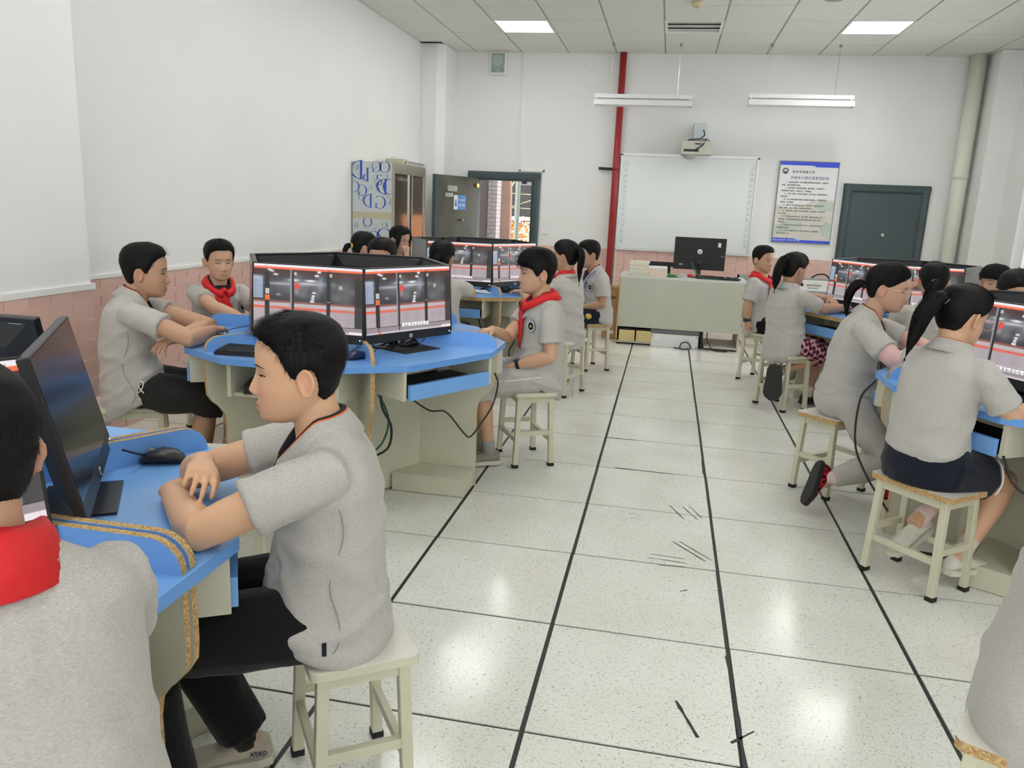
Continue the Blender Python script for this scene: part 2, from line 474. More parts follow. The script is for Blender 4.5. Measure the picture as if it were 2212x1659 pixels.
# floor: black joint bed with one slab per access panel
floor_o = structure('floor', MB().box(XL - 0.3, XR + 0.3, YF - 0.3, YB + 0.3, -0.12, -0.004), JOINT)
tile_me = MB().box(-0.2925, 0.2925, -0.2950, 0.2950, -0.004, 0.0).mesh('tile', TILE)
rest = MB()
rng = random.Random(3)
for i in range(-5, 7):
    for j in range(-10, 14):
        cx, cy = i * 0.6 + 0.3, j * 0.6 + 0.3
        if cx < XL - 0.2 or cx > XR + 0.2 or cy < YF - 0.2 or cy > YB + 0.1: continue
        if -4 <= j <= 13:
            share(tile_me, 'tile', floor_o, (cx + rng.uniform(-.0012, .0012), cy + rng.uniform(-.0008, .0008), rng.uniform(-.0003, .0003)))
        else:
            rest.box(cx - .2935, cx + .2935, cy - .2965, cy + .2965, -.004, 0.0)
tag(rest.build('tile', TILE, floor_o), kind='stuff')

# scuffs and the wider torn joint in the aisle
def scuff(pts, w, name='scuff_mark'):
    mb = MB()
    for (a, b) in pts:
        a = vec(a[0], a[1], 0.0006); b = vec(b[0], b[1], 0.0006)
        d = (b - a) / np.linalg.norm(b - a); s = vec(-d[1], d[0], 0)
        k = 5; L = []; R_ = []
        for i in range(k + 1):
            p = a + (b - a) * i / k; ww = w * (0.35 + 0.65 * rng.random()) / 2
            L.append(p + s * ww); R_.append(p - s * ww)
        V = L + R_
        F = [(i, i + 1, k + 2 + i, k + 1 + i) for i in range(k)]
        mb.add(V, [f[::-1] for f in F])
    return mb.build(name, JOINT, floor_o)
scuff([((0.405, 1.30), (0.475, 1.13)), ((0.47, 1.30), (0.535, 1.15)), ((0.50, 1.32), (0.56, 1.17))], 0.007)
scuff([((0.42, 0.85), (0.555, 0.68)), ((0.45, 0.86), (0.58, 0.70))], 0.008)
scuff([((0.325, 0.69), (0.475, 0.68)), ((0.315, 0.65), (0.475, 0.64)), ((0.36, 0.59), (0.47, 0.60))], 0.006)
scuff([((0.21, 1.13), (0.27, 1.13)), ((0.22, 1.07), (0.265, 1.07))], 0.004)
scuff([((0.445, 0.375), (0.475, 0.395))], 0.010)
scuff([((0.425, -0.345), (0.485, -0.505))], 0.014)
scuff([((0.575, -0.505), (0.645, -0.435))], 0.012)
scuff([((0.595, -0.05), (0.606, -0.62))], 0.018, 'torn_joint')
scuff([((0.60, 2.35), (0.595, 1.85))], 0.020, 'torn_joint')
scuff([((0.10, 1.805), (0.42, 1.795))], 0.016, 'torn_joint')
scuff([((0.0, 2.405), (0.19, 2.40))], 0.018, 'torn_joint')

# walls
wl_ = structure('wall_left', MB().box(XL - 0.24, XL, YF, YB + 0.24, 0, ZC + 0.25), WALL)
pier_n = structure('wall_left_pier', MB().box(XL, -2.60, -0.9, 1.06, 0, ZC + 0.05), WALL)
pier_f = structure('wall_left_far_pier', MB().prism([(XL, 7.50), (-2.70, 7.50), (-2.60, 7.58), (-2.60, YB), (XL, YB)], 0, ZC - 0.004), WALL)
mb = MB()
mb.box(XL, -2.30, YB, YB + 0.24, 0, ZC + 0.25).box(-1.50, XR + 0.24, YB, YB + 0.24, 0, ZC + 0.25).box(-2.30, -1.50, YB, YB + 0.24, 1.76, ZC + 0.25)
wb_ = structure('wall_back', mb, WALL)
ADDED_WINS = [(4.3, 5.6), (5.8, 7.1)]  # unseen openings added to let fill daylight reach the back of the room
mb = MB().box(XR, XR + .24, YF, YB + .24, 0, .95).box(XR, XR + .24, YF, YB + .24, 2.9, ZC + .25)
prev = YF
for a, b in ADDED_WINS:
    mb.box(XR, XR + .24, prev, a, .95, 2.9); prev = b
mb.box(XR, XR + .24, prev, YB + .24, .95, 2.9)
wr_ = structure('wall_right', mb, WALL)
def pane_mat():
    m = bpy.data.materials.new('window_glass'); m.use_nodes = True
    nt = m.node_tree; nt.nodes.remove(nt.nodes['Principled BSDF'])
    tr = nt.nodes.new('ShaderNodeBsdfTransparent'); gl = nt.nodes.new('ShaderNodeBsdfGlossy'); gl.inputs['Roughness'].default_value = .02
    fr = nt.nodes.new('ShaderNodeFresnel'); mx = nt.nodes.new('ShaderNodeMixShader')
    nt.links.new(fr.outputs[0], mx.inputs[0]); nt.links.new(tr.outputs[0], mx.inputs[1]); nt.links.new(gl.outputs[0], mx.inputs[2])
    nt.links.new(mx.outputs[0], nt.nodes['Material Output'].inputs[0])
    return m
PANE = pane_mat()
for k, (a, b) in enumerate(ADDED_WINS):
    w = thing('window_%d' % (k + 1), None, None, (XR + .12, (a + b) / 2, .95)); w['kind'] = 'structure'
    h = (b - a) / 2
    for bx in ((-.03, .03, -h, -h + .05, 0, 1.95), (-.03, .03, h - .05, h, 0, 1.95), (-.03, .03, -.025, .025, 0, 1.95), (-.03, .03, -h, h, 0, .05), (-.03, .03, -h, h, 1.9, 1.95)):
        MB().box(*bx).build('window_frame', WHITE, w)
    for q in (-1, 1):
        MB().box(-.003, .003, min(q * .025, q * (h - .05)), max(q * .025, q * (h - .05)), .05, 1.9).build('pane', PANE, w)
    pd = bpy.data.lights.new('window_portal', 'AREA'); pd.shape = 'RECTANGLE'; pd.size = 1.95; pd.size_y = b - a
    pd.cycles.is_portal = True
    po = bpy.data.objects.new('window_portal', pd); COL.objects.link(po); po.parent = w
    po.location = (.10, 0, .975); po.rotation_euler = (0, math.radians(90), 0)
pier_r = structure('wall_right_pier', MB().prism([(3.72, 7.62), (XR, 7.62), (XR, YB), (3.72, YB)], 0, ZC - 0.004), WALL)
ADDED_FWINS = [(-2.3, -.5), (-.1, 1.7), (2.0, 3.7)]  # unseen windows added behind the camera to brighten surfaces facing it
mb = MB().box(XL - .24, XR + .24, YF - .24, YF, 0, .95).box(XL - .24, XR + .24, YF - .24, YF, 2.8, ZC + .25)
prev = XL - .24
for a, b in ADDED_FWINS:
    mb.box(prev, a, YF - .24, YF, .95, 2.8); prev = b
mb.box(prev, XR + .24, YF - .24, YF, .95, 2.8)
structure('wall_front', mb, WALL)
for k, (a, b) in enumerate(ADDED_FWINS):
    w = thing('window_%d' % (k + 1 + len(ADDED_WINS)), None, None, ((a + b) / 2, YF - .12, .95)); w['kind'] = 'structure'
    h = (b - a) / 2
    for bx in ((-h, -h + .05, 0, 1.85), (h - .05, h, 0, 1.85), (-.025, .025, 0, 1.85), (-h, h, 0, .05), (-h, h, 1.8, 1.85)):
        MB().box(bx[0], bx[1], -.03, .03, bx[2], bx[3]).build('window_frame', WHITE, w)
    for q in (-1, 1):
        MB().box(min(q * .025, q * (h - .05)), max(q * .025, q * (h - .05)), -.003, .003, .05, 1.8).build('pane', PANE, w)
    pd = bpy.data.lights.new('window_portal', 'AREA'); pd.shape = 'RECTANGLE'; pd.size = b - a; pd.size_y = 1.85
    pd.cycles.is_portal = True
    po = bpy.data.objects.new('window_portal', pd); COL.objects.link(po); po.parent = w
    po.location = (0, -.10, .925); po.rotation_euler = (math.radians(90), 0, 0)

# pink relief tiles of the dado: staggered columns of wedge tiles, proud at the top
BW, BH = 0.1425, 0.1025
DADO = 0.92
def wedge(w=BW, h=BH):
    e = 0.0012
    V = [(-w / 2 + e, 0.0, e), (w / 2 - e, 0.0, e), (w / 2 - e, 0.0, h - e), (-w / 2 + e, 0.0, h - e),
         (-w / 2 + e, -0.004, e), (w / 2 - e, -0.004, e), (w / 2 - e, -0.0125, h - e), (-w / 2 + e, -0.0125, h - e)]
    F = [(0, 1, 2, 3), (4, 7, 6, 5), (0, 4, 5, 1), (3, 2, 6, 7), (0, 3, 7, 4), (1, 5, 6, 2)]
    return V, F
wv, wf = wedge()
brick_me = MB().add(wv, wf).mesh('wall_tile', PINK)
half_v, half_f = wedge(BW, BH / 2)
half_me = MB().add(half_v, half_f).mesh('wall_tile_half', PINK)
def dado(parent, p0, d, n_out, count, keep, zmin=0.0):
    """tiles along p0 + d*s; n_out: outward normal. keep(i, z): True -> a part of its own, else joined"""
    d = vec(*d); n_out = vec(*n_out); p0 = vec(*p0)
    # local x = d, local y = -n_out
    rz = math.atan2(d[1], d[0]); joined = MB()
    for i in range(count):
        c = p0 + d * (BW * (i + 0.5))
        z = DADO; first = (i % 2 == 0)
        while z > zmin + 0.03:
            h = BH / 2 if first else BH
            me, V, F = (half_me, half_v, half_f) if first else (brick_me, wv, wf)
            first = False; z -= h
            if keep(i, z):
                share(me, 'wall_tile', parent, (c[0], c[1], z), rz)
            else:
                Vv = np.asarray(V); ca, sa = math.cos(rz), math.sin(rz)
                W_ = np.stack([c[0] + Vv[:, 0] * ca - Vv[:, 1] * sa, c[1] + Vv[:, 0] * sa + Vv[:, 1] * ca, z + Vv[:, 2]], 1)
                joined.add(W_, F)
    if joined.n:
        tag(joined.build('wall_tile', PINK, parent), kind='stuff')
dado(wl_, (XL, 1.07, 0), (0, 1, 0), (1, 0, 0), 45, lambda i, z: i <= 30 and z > 0.0)
dado(pier_n, (-2.60, 1.06 - 13 * BW, 0), (0, 1, 0), (1, 0, 0), 13, lambda i, z: True)
dado(wb_, (-1.40, YB, 0), (1, 0, 0), (0, -1, 0), 26, lambda i, z: i > 5 and z > 0.3)
dado(wb_, (3.36, YB, 0), (1, 0, 0), (0, -1, 0), 3, lambda i, z: False)
dado(pier_r, (3.72, 7.62, 0), (1, 0, 0), (0, -1, 0), 2, lambda i, z: False)
dado(wr_, (XR, 7.6, 0), (0, -1, 0), (-1, 0, 0), 32, lambda i, z: False)
# white cap line over the dado
trim = structure('trim_1', MB().box(XL, XL + 0.016, 1.06, 7.5, DADO, DADO + 0.02), WALL)
structure('trim_2', MB().box(-2.60, -2.585, -0.9, 1.075, DADO, DADO + 0.03), WALL)

# ceiling: grid bars with one panel per bay
ceil_o = structure('ceiling', MB().box(XL - 0.24, XR + 0.24, YF - 0.24, YB + 0.24, ZC + 0.03, ZC + 0.28), CEILBAR)
CX0, CY0 = 0.065, 6.28
ct_me = MB().box(-0.291, 0.291, -0.2975, 0.2975, -0.0, 0.012).mesh('ceiling_tile', CEIL)
light_cells = {(-3, j) for j in range(0, -20, -3)} | {(3, j) for j in range(0, -20, -3)}
louver_cells = {(0, 0)}
rest = MB()
for i in range(-5, 8):
    for j in range(-20, 3):
        x0, y0 = CX0 + .6 * i, CY0 + .6 * j
        cx, cy = x0 + .3, y0 + .3
        x1, y1 = max(x0, XL), y0
        xe, ye = min(x0 + .6, XR), min(y0 + .6, YB)
        if xe - x1 < 0.05 or cy < YF: continue
        if (i, j) in light_cells or (i, j) in louver_cells: continue
        full = xe - x1 > .59 and ye - y1 > .585
        if full and j >= -3:
            share(ct_me, 'ceiling_tile', ceil_o, (cx, cy, ZC + rng.uniform(-.0015, .0015)))
        elif j >= -3:
            MB().box(x1 + .009, xe - .009, y1 + .0025, ye - .0025, ZC, ZC + .012).build('ceiling_tile', CEIL, ceil_o)
        else:
            rest.box(x1 + .009, xe - .009, y1 + .0025, ye - .0025, ZC, ZC + .012)
tag(rest.build('ceiling_tile', CEIL, ceil_o), kind='stuff')
for i in range(-4, 8):
    x = CX0 + .6 * i
    if XL < x < XR:
        MB().box(x - .0085, x + .0085, YF, YB, ZC + .002, ZC + .03).build('grid_bar', CEILBAR, ceil_o)
MB().box(XL, -2.62, 7.42, 7.50, ZC - 0.003, ZC - 0.001).build('gap', DARKGAP, ceil_o)

def light_panel(i, j, label):
    x0, y0 = CX0 + .6 * i, CY0 + .6 * j
    t = thing('ceiling_light', label, 'ceiling light', (x0 + .3, y0 + .3, ZC), group='square ceiling light panels')
    MB().box(-.297, .297, -.297, -.275, -.004, .02).box(-.297, .297, .275, .297, -.004, .02).box(-.297, -.275, -.275, .275, -.004, .02).box(.275, .297, -.275, .275, -.004, .02).build('frame', WHITE, t)
    MB().box(-.275, .275, -.275, .275, 0.0, .012).build('diffuser', PANEL, t)
for (i, j) in sorted(light_cells):
    if CY0 + .6 * j < YF + .3: continue
    if j == 0:
        light_panel(i, j, 'lit square ceiling panel above the open doorway' if i < 0 else 'lit square ceiling panel on the right, above the closed grey door')
    else:
        k = -j // 3
        light_panel(i, j, 'lit ceiling panel in the %s row, %s behind the one in view' % ('left' if i < 0 else 'right', ('first', 'second', 'third', 'fourth', 'fifth', 'sixth', 'seventh')[k - 1]))

# louvred fitting in the ceiling
t = thing('louvre_light', 'unlit ceiling fitting with white louvre blades between the two lit panels', 'ceiling light', (CX0 + .3, CY0 + .3, ZC))
MB().box(-.297, .297, -.297, -.27, -.004, .02).box(-.297, .297, .27, .297, -.004, .02).box(-.297, -.27, -.27, .27, -.004, .02).box(.27, .297, -.27, .27, -.004, .02).build('frame', WHITE, t)
MB().box(-.27, .27, -.27, .27, .015, .02).build('back_plate', GREYP, t)
for k in range(3):
    y = -.18 + .18 * k
    MB().add([(-.27, y - .07, -.002), (.27, y - .07, -.002), (.27, y + .04, .013), (-.27, y + .04, .013),
              (-.27, y - .07, .002), (.27, y - .07, .002), (.27, y + .04, .017), (-.27, y + .04, .017)],
             [(0, 3, 2, 1), (4, 5, 6, 7), (0, 1, 5, 4), (2, 3, 7, 6), (1, 2, 6, 5), (0, 4, 7, 3)]).build('blade', WHITE, t)
# smoke detector and round ceiling speaker
t = thing('smoke_detector', 'small cream smoke detector on the ceiling', 'smoke detector', (0.37, 5.55, ZC))
MB().tube([(0, 0, 0), (0, 0, -.02), (0, 0, -.034), (0, 0, -.045)], [.055, .055, .042, .02], 20).build('body', mat('aged_cream', (.66, .58, .36), rough=.5), t, True)
MB().tube([(0, 0, -.044), (0, 0, -.052)], [.012, .010], 12).build('sensor', GREYP, t)
t = thing('ceiling_speaker', 'round pale ceiling speaker at the top edge', 'speaker', (1.55, 5.44, ZC))
MB().tube([(0, 0, 0), (0, 0, -.008)], [.11, .10], 28).build('rim', WHITE, t)
MB().tube([(0, 0, -.008), (0, 0, -.010)], [.085, .08], 24).build('grille', GREYP, t)

# hanging strip lights
def strip_light(x0, x1, z, label, rods):
    t = thing('strip_light', label, 'strip light', ((x0 + x1) / 2, 7.44, z), group='unlit hanging strip lights')
    h = (x1 - x0) / 2
    MB().box(-h, h, -.02, .02, .03, .075).build('body', WHITE, t)
    V = [(-h, -.10, -.055), (h, -.10, -.055), (h, -.075, .005), (-h, -.075, .005), (-h, .09, -.055), (h, .09, -.055), (h, .03, .03), (-h, .03, .03)]
    MB().add(V, [(0, 1, 2, 3), (4, 7, 6, 5), (3, 2, 6, 7), (0, 3, 7, 4), (1, 5, 6, 2)]).build('reflector', WHITE, t)
    MB().tube([(-h + .02, -.02, -.035), (h - .02, -.02, -.035)], .013, 10).build('tube', mat('lamp_tube', (.85, .86, .84), rough=.3), t, True)
    for s in (-1, 1):
        MB().box(s * (h - .03) - .008, s * (h - .03) + .008, -.03, .0, .0, .035).build('end_bracket', WHITE, t)
    for rx in rods:
        dx = rx - (x0 + x1) / 2
        MB().tube([(dx, 0, .07), (dx, 0, ZC - z - .02)], .004, 6).build('rod', STEEL, t)
        MB().tube([(dx, 0, ZC - z - .03), (dx, 0, ZC - z)], .018, 8).build('ceiling_cup', GREYP, t)
strip_light(-0.715, 0.43, 2.69, 'unlit white strip light hanging in front of the red pipe', (-.53, .25))
strip_light(1.06, 2.21, 2.72, 'unlit white strip light hanging right of the projector', (1.26, 2.0))

# ------------------------------------------------------------------ doors, pipes, boards on the back wall
def door_frame(name, x0, x1, top, w, parent=None):
    """moulded steel frame around an opening: two posts and a head"""
    prof = [(0, 0), (0, .03), (w * .25, .055), (w * .7, .05), (w, .02), (w, 0)]
    mb = MB()
    def post(xo, sgn):
        poly = [(xo + sgn * a, -b) for a, b in prof]
        if sgn < 0: poly = poly[::-1]
        mb.prism([(x, YB + y) for x, y in poly][::-1], 0, top - 0.0)
    post(x0, 1); post(x1, -1)
    V = []
    for x in (x0, x1):
        V += [(x, YB - b, top - a) for a, b in prof]
    n = len(prof)
    mb.add(V, [tuple(range(n)), tuple(range(2 * n - 1, n - 1, -1))] + [(i, n + i, n + (i + 1) % n, (i + 1) % n) for i in range(n)])
    return mb

d1 = thing('door_1', None, None, (0, 0, 0)); d1['kind'] = 'structure'
door_frame('frame', -2.394, -1.42, 1.85, .115).build('door_frame', DOORGREY, d1)
leaf = MB(); hx, hy = -2.268, 8.03; ex, ey = -2.60, 7.16
dv = vec(ex - hx, ey - hy, 0); Ld = np.linalg.norm(dv); dv /= Ld; nv = vec(-dv[1], dv[0], 0)
if nv[0] < 0: nv = -nv
leaf.obox(vec((hx + ex) / 2, (hy + ey) / 2, .885), dv * Ld / 2, nv * .022, vec(0, 0, .875))
lo = leaf.build('door_leaf', DOORBACK, d1)
MB().obox(vec(ex, ey, .885) - dv * .03, dv * .032, nv * .024, vec(0, 0, .876)).build('edge_strip', DOORGREY, d1)
def on_leaf(s, z): return vec(hx, hy, 0) + dv * s + nv * .024 + vec(0, 0, z)
MB().obox(on_leaf(.60, 1.60), dv * .10, nv * .02, vec(0, 0, .035)).obox(on_leaf(.66, 1.52), dv * .08, nv * .015, vec(0, 0, .025)).build('door_closer', mat('aged_metal', (.45, .45, .40), rough=.4, metal=.4), d1)
MB().tube([on_leaf(.05, 1.66), on_leaf(.05, 1.66) + nv * .03], .028, 12).build('stop_knob', mat('brass', (.6, .4, .12), rough=.35, metal=.8), d1)
MB().tube([on_leaf(.40, .93 + .28), on_leaf(.40, 1.21) + nv * .02, on_leaf(.40, 1.21) + nv * .045], [.012, .014, .02], 12).build('peephole', mat('tarnished', (.35, .25, .2), rough=.4, metal=.6), d1)
sg = thing('door_sign', 'blue and white room sign on the open door leaf', 'sign', on_leaf(.42, 1.43), 0)
sgw = MB().obox(-dv * -.085, dv * .04, nv * .003, vec(0, 0, .09)).build('white_panel', POSTERW, sg)
MB().obox(-dv * .043, dv * .088, nv * .003, vec(0, 0, .09)).build('blue_panel', mat('sign_blue', (.02, .22, .62), rough=.35), sg)
MB().obox(dv * .085 + nv * .004, dv * .012, nv * .001, vec(0, 0, .035)).obox(dv * .085 + nv * .004 - vec(0, 0, .03), dv * .02, nv * .001, vec(0, 0, .02)).build('emblem', mat('sign_blue', (.02, .22, .62)), sg)
Msg = Matrix((( -dv[0], 0, nv[0], (-dv * .043 + nv * .0045)[0]), (-dv[1], 0, nv[1], (-dv * .043 + nv * .0045)[1]), (0, 1, 0, .035), (0, 0, 0, 1)))
text_job('lettering', 'Computer', .036, WHITE, sg, Msg, extrude=.0005)
Msg2 = Msg.copy(); Msg2[2][3] = -.035
text_job('lettering', '电脑教室2', .036, WHITE, sg, Msg2, extrude=.0005)
mag = MB().box(-1.68, -1.535, YB - .01, YB + .06, 1.69, 1.755)
o = mag.build('magnetic_lock', WHITE, d1)
MB().box(-1.665, -1.60, YB - .013, YB - .010, 1.705, 1.74).build('lock_plate', BLACK, d1)

MB().box(-2.30, -2.284, YB - .02, YB + .24, 0, 1.76).build('jamb', DOORGREY, d1)
MB().box(-1.516, -1.50, YB - .02, YB + .24, 0, 1.76).build('jamb', DOORGREY, d1)
MB().box(-2.284, -1.516, YB - .02, YB + .24, 1.744, 1.76).build('jamb', DOORGREY, d1)

d2 = thing('door_2', None, None, (0, 0, 0)); d2['kind'] = 'structure'
door_frame('frame', 2.345, 3.335, 1.86, .11).build('door_frame', DOORGREY, d2)
MB().box(2.44, 3.24, YB - .025, YB - .001, 0, 1.77).build('door_leaf', mat('door_grey_leaf', (.062, .09, .098), rough=.5, noise_amt=.06, noise_scale=3), d2)
MB().tube([(2.86, YB - .025, 1.26), (2.86, YB - .06, 1.26)], [.026, .018], 14).build('door_knob', ALU, d2, True)
for z in (1.42, .5):
    MB().tube([(3.235, YB - .035, z - .05), (3.235, YB - .035, z + .05)], .012, 8).build('hinge', DOORGREY, d2)

# red standpipe and pale drainpipe
t = thing('fire_pipe', 'dark red vertical pipe running up the back wall beside the whiteboard', 'pipe', (-.445, YB - .06, 0))
MB().tube([(0, 0, 0), (0, 0, ZC)], .042, 18).build('pipe', REDPIPE, t, True)
MB().bar((0, 0.0, 1.93), (-.22, .02, 1.935), .02, .035).build('bracket', BLACKM, t)
MB().tube([(0, 0, 1.915), (0, 0, 1.945)], .045, 18).build('clamp', mat('pipe_clamp', (.22, .015, .018), rough=.5), t, True)
t = thing('conduit', 'thin white conduit running up the wall just right of the red pipe', 'conduit', (-.375, YB - .012, 0))
MB().box(-.012, .012, -.012, .012, 0, 2.1).build('channel', PIPEWHITE, t)
t = thing('drain_pipe', 'thick pale cream drainpipe in the right back corner', 'pipe', (3.60, YB - .13, 0))
MB().tube([(0, 0, 0), (0, 0, ZC)], .085, 20).build('pipe', PIPEWHITE, t, True)
for z in (.6, 1.98):
    MB().tube([(0, 0, z - .03), (0, 0, z + .03)], .092, 20).build('coupling', PIPEWHITE, t, True)
t = thing('conduit', 'slim white cable channel running up above the open doorway', 'conduit', (-1.70, YB - .01, 1.87))
MB().box(-.014, .014, -.01, .01, .0, ZC - 1.87).build('channel', WHITE, t)
MB().box(-.03, .33, -.01, .01, -.005, .015).build('channel', WHITE, t)
MB().box(.305, .335, -.01, .01, -.85, .015).build('channel', WHITE, t)

# wall loudspeaker, blank plate, sockets
t = thing('wall_speaker', 'pale square-cornered wall loudspeaker high on the back wall', 'speaker', (-2.03, YB - .05, 3.185))
MB().box(-.108, .108, -.05, .05, -.135, .14).build('cabinet', WHITE, t, bevel=.008)
MB().box(-.088, .088, -.054, -.05, -.115, .12).build('grille', mat('speaker_cloth', (.34, .42, .36), rough=.9), t)
MB().disc((0, -.056, .03), (1, 0, 0), (0, 0, 1), .065, seg=24, t=.004).build('cone', mat('speaker_cone', (.45, .52, .46), rough=.9), t)
for s in (-1, 1): MB().disc((s * .055, -.056, -.085), (1, 0, 0), (0, 0, 1), .02, seg=16, t=.004).build('port', mat('speaker_port', (.25, .32, .28), rough=.9), t)
t = thing('blank_plate', 'small white blank plate high on the back wall', 'wall plate', (-.86, YB - .008, 3.19))
MB().box(-.045, .045, -.008, .008, -.045, .045).build('plate', WHITE, t, bevel=.003)
MB().box(-.03, .03, -.0095, -.008, -.03, .03).build('cover', WHITE, t)
t = thing('light_switch', 'white double switch plate right of the open doorway', 'switch', (-1.33, YB - .008, 1.13))
MB().box(-.045, .045, -.008, .008, -.06, .06).build('plate', WHITE, t, bevel=.003)
MB().box(-.03, .03, -.012, -.008, -.02, .02).build('rocker', WHITE, t)
t = thing('light_switch', 'upper faint white plate right of the open doorway', 'switch', (-1.33, YB - .006, 1.27))
MB().box(-.05, .05, -.006, .006, -.05, .05).build('plate', WALL, t, bevel=.003)

# interactive whiteboard
t = thing('whiteboard', 'wide interactive whiteboard with silver frame on the back wall', 'whiteboard', (.465, YB - .02, 1.53))
W2, H2 = .84, .595
MB().box(-W2, W2, -.02, .02, -H2, H2).build('panel', BOARDW, t)
for nm, bx in (('frame_rail', (-W2 - .012, W2 + .012, -.032, .02, H2 - .018, H2 + .012)), ('frame_rail', (-W2 - .012, W2 + .012, -.034, .02, -H2 - .014, -H2 + .016)),
               ('frame_rail', (-W2 - .012, -W2 + .014, -.032, .02, -H2, H2)), ('frame_rail', (W2 - .014, W2 + .012, -.032, .02, -H2, H2))):
    MB().box(*bx).build(nm, ALU, t)
for s in (-1, 1):
    MB().box(s * (W2 - .06) - .03, s * (W2 - .06) + .03, -.0212, -.02, -H2 + .06, H2 - .08).build('icon_strip', mat('board_strip', (.66, .74, .73), rough=.2), t)
    for k in range(15):
        z = H2 - .13 - k * .069
        a = random.Random(k); mb = MB()
        x0 = s * (W2 - .06)
        pts = [(x0 + a.uniform(-.018, .018), -.0222, z + a.uniform(-.018, .018)) for _ in range(4)]
        mb.tube(pts, .0022, 4)
        mb.build('icon', GREYINK, t)

# projector with its wall mount
t = thing('projector', 'cream short-throw projector on a wall mount above the whiteboard', 'projector', (.54, YB - .22, 2.20))
MB().box(-.06, .10, .0, .22, .10, .30).build('wall_mount', mat('mount_white', (.62, .70, .72), rough=.4), t, bevel=.012)
body = [(-.19, -.075), (.18, -.075), (.195, -.05), (.185, .07), (.17, .08), (-.175, .08), (-.19, .06)]
MB().xprism(body, (0, -.03, 0), (1, 0, 0), (0, 0, 1), (0, -1, 0), .20).build('body', mat('projector_cream', (.58, .58, .49), rough=.5), t, bevel=.006)
MB().ball((-.085, -.03, -.075), (.085, .07, .05), 18, 10).build('lens_dome', mat('projector_dome', (.48, .48, .42), rough=.4), t, True)
MB().box(-.16, .02, -.1325, -.13, -.045, -.015).box(-.03, .05, -.1325, -.13, .04, .055).build('ports', BLACK, t)
MB().tube([(.06, -.02, .22), (.08, -.06, .16), (.03, -.09, .11), (-.08, -.09, .10), (-.12, -.08, .09)], .007, 8).build('cable', BLACK, t, True)
MB().tube([(.10, -.10, .10), (.06, -.145, .03), (0, -.15, -.01), (-.02, -.135, -.03)], .008, 8).tube([(.05, -.05, .11), (.11, -.09, .11), (.17, -.12, .05)], .005, 8).build('cable', BLACK, t, True)

# poster of room rules
t = thing('rules_poster', 'framed poster of computer room rules in blue and white on the back wall', 'poster', (1.915, YB - .012, 1.61))
PW, PH = .345, .49
MB().box(-PW, PW, -.008, .008, -PH, PH).build('sheet', POSTERW, t)
for bx in ((-PW - .006, PW + .006, -.012, .01, PH - .003, PH + .006), (-PW - .006, PW + .006, -.012, .01, -PH - .006, -PH + .003), (-PW - .006, -PW + .003, -.012, .01, -PH, PH), (PW - .003, PW + .006, -.012, .01, -PH, PH)):
    MB().box(*bx).build('frame_rail', mat('poster_rail', (.22, .24, .26), rough=.4), t)
YP = -.0088
def flat(poly, m_, nm, dy=0.0):
    return MB().xprism(poly, (0, YP + dy, 0), (1, 0, 0), (0, 0, 1), (0, -1, 0), .0008).build(nm, m_, t)
flat([(-PW, PH), (-PW, PH - .045), (.05, PH - .045), (.085, PH - .062), (PW, PH - .062), (PW, PH)], POSTERBLUE, 'top_band')
flat([(.035, PH - .046), (.06, PH - .062), (.085, PH - .062), (.065, PH - .046)], POSTERSKY, 'accent', -.0004)
flat([(-PW, -PH), (-PW, -PH + .052), (-.07, -PH + .052), (-.04, -PH + .034), (PW, -PH + .034), (PW, -PH)], POSTERBLUE, 'bottom_band')
flat([(-.08, -PH + .052), (-.05, -PH + .034), (-.02, -PH + .034), (-.045, -PH + .052)], POSTERSKY, 'accent', -.0004)
flat([(-PW, -.03), (-.2, -.07), (-.05, -.04), (.10, .03), (.22, .06), (PW, .03), (PW, -PH + .034), (-.03, -PH + .034), (-.06, -PH + .052), (-PW, -PH + .052)], POSTERT, 'photo_print', .0002)
flat([(.10, -.04), (.16, .01), (.24, .03), (PW, .0), (PW, -.10), (.2, -.09)], POSTERG, 'photo_print', -.0002)
flat([(-PW, -.30), (-.22, -.24), (-.16, -.20), (-.02, -.20), (.0, -.33), (-.2, -.36), (-PW, -.40)], POSTERG, 'photo_print', -.0002)
flat([(.2, -.28), (.28, -.22), (PW, -.25), (PW, -.42), (.24, -.40)], POSTERG, 'photo_print', -.0002)
MB().disc((-.275, YP - .0006, PH - .115), (1, 0, 0), (0, 0, 1), .045, seg=28, t=.0008).build('emblem_ring', mat('pale_ring', (.7, .72, .74)), t)
MB().disc((-.275, YP - .0012, PH - .115), (1, 0, 0), (0, 0, 1), .036, seg=28, t=.0008).build('emblem', mat('emblem_dark', (.08, .10, .11)), t)
MB().xprism([(-.036, -.006), (-.016, .004), (-.012, .022), (.012, .022), (.016, .004), (.036, -.006), (.02, -.008), (0, .0), (-.02, -.008)], (-.275, YP - .0018, PH - .115), (1, 0, 0), (0, 0, 1), (0, -1, 0), .0006).build('emblem_figure', POSTERW, t)
def pm(x, z, dy=-.001): return Matrix(((1, 0, 0, x), (0, 0, -1, YP + dy), (0, 1, 0, z), (0, 0, 0, 1)))
text_job('title_line', '南京市金陵小学', .034, NAVYINK, t, pm(-.06, PH - .125), spacing=1.25)
text_job('title_line', '多媒体计算机室管理制度', .040, VIOLETINK, t, pm(.02, PH - .195), spacing=1.08)
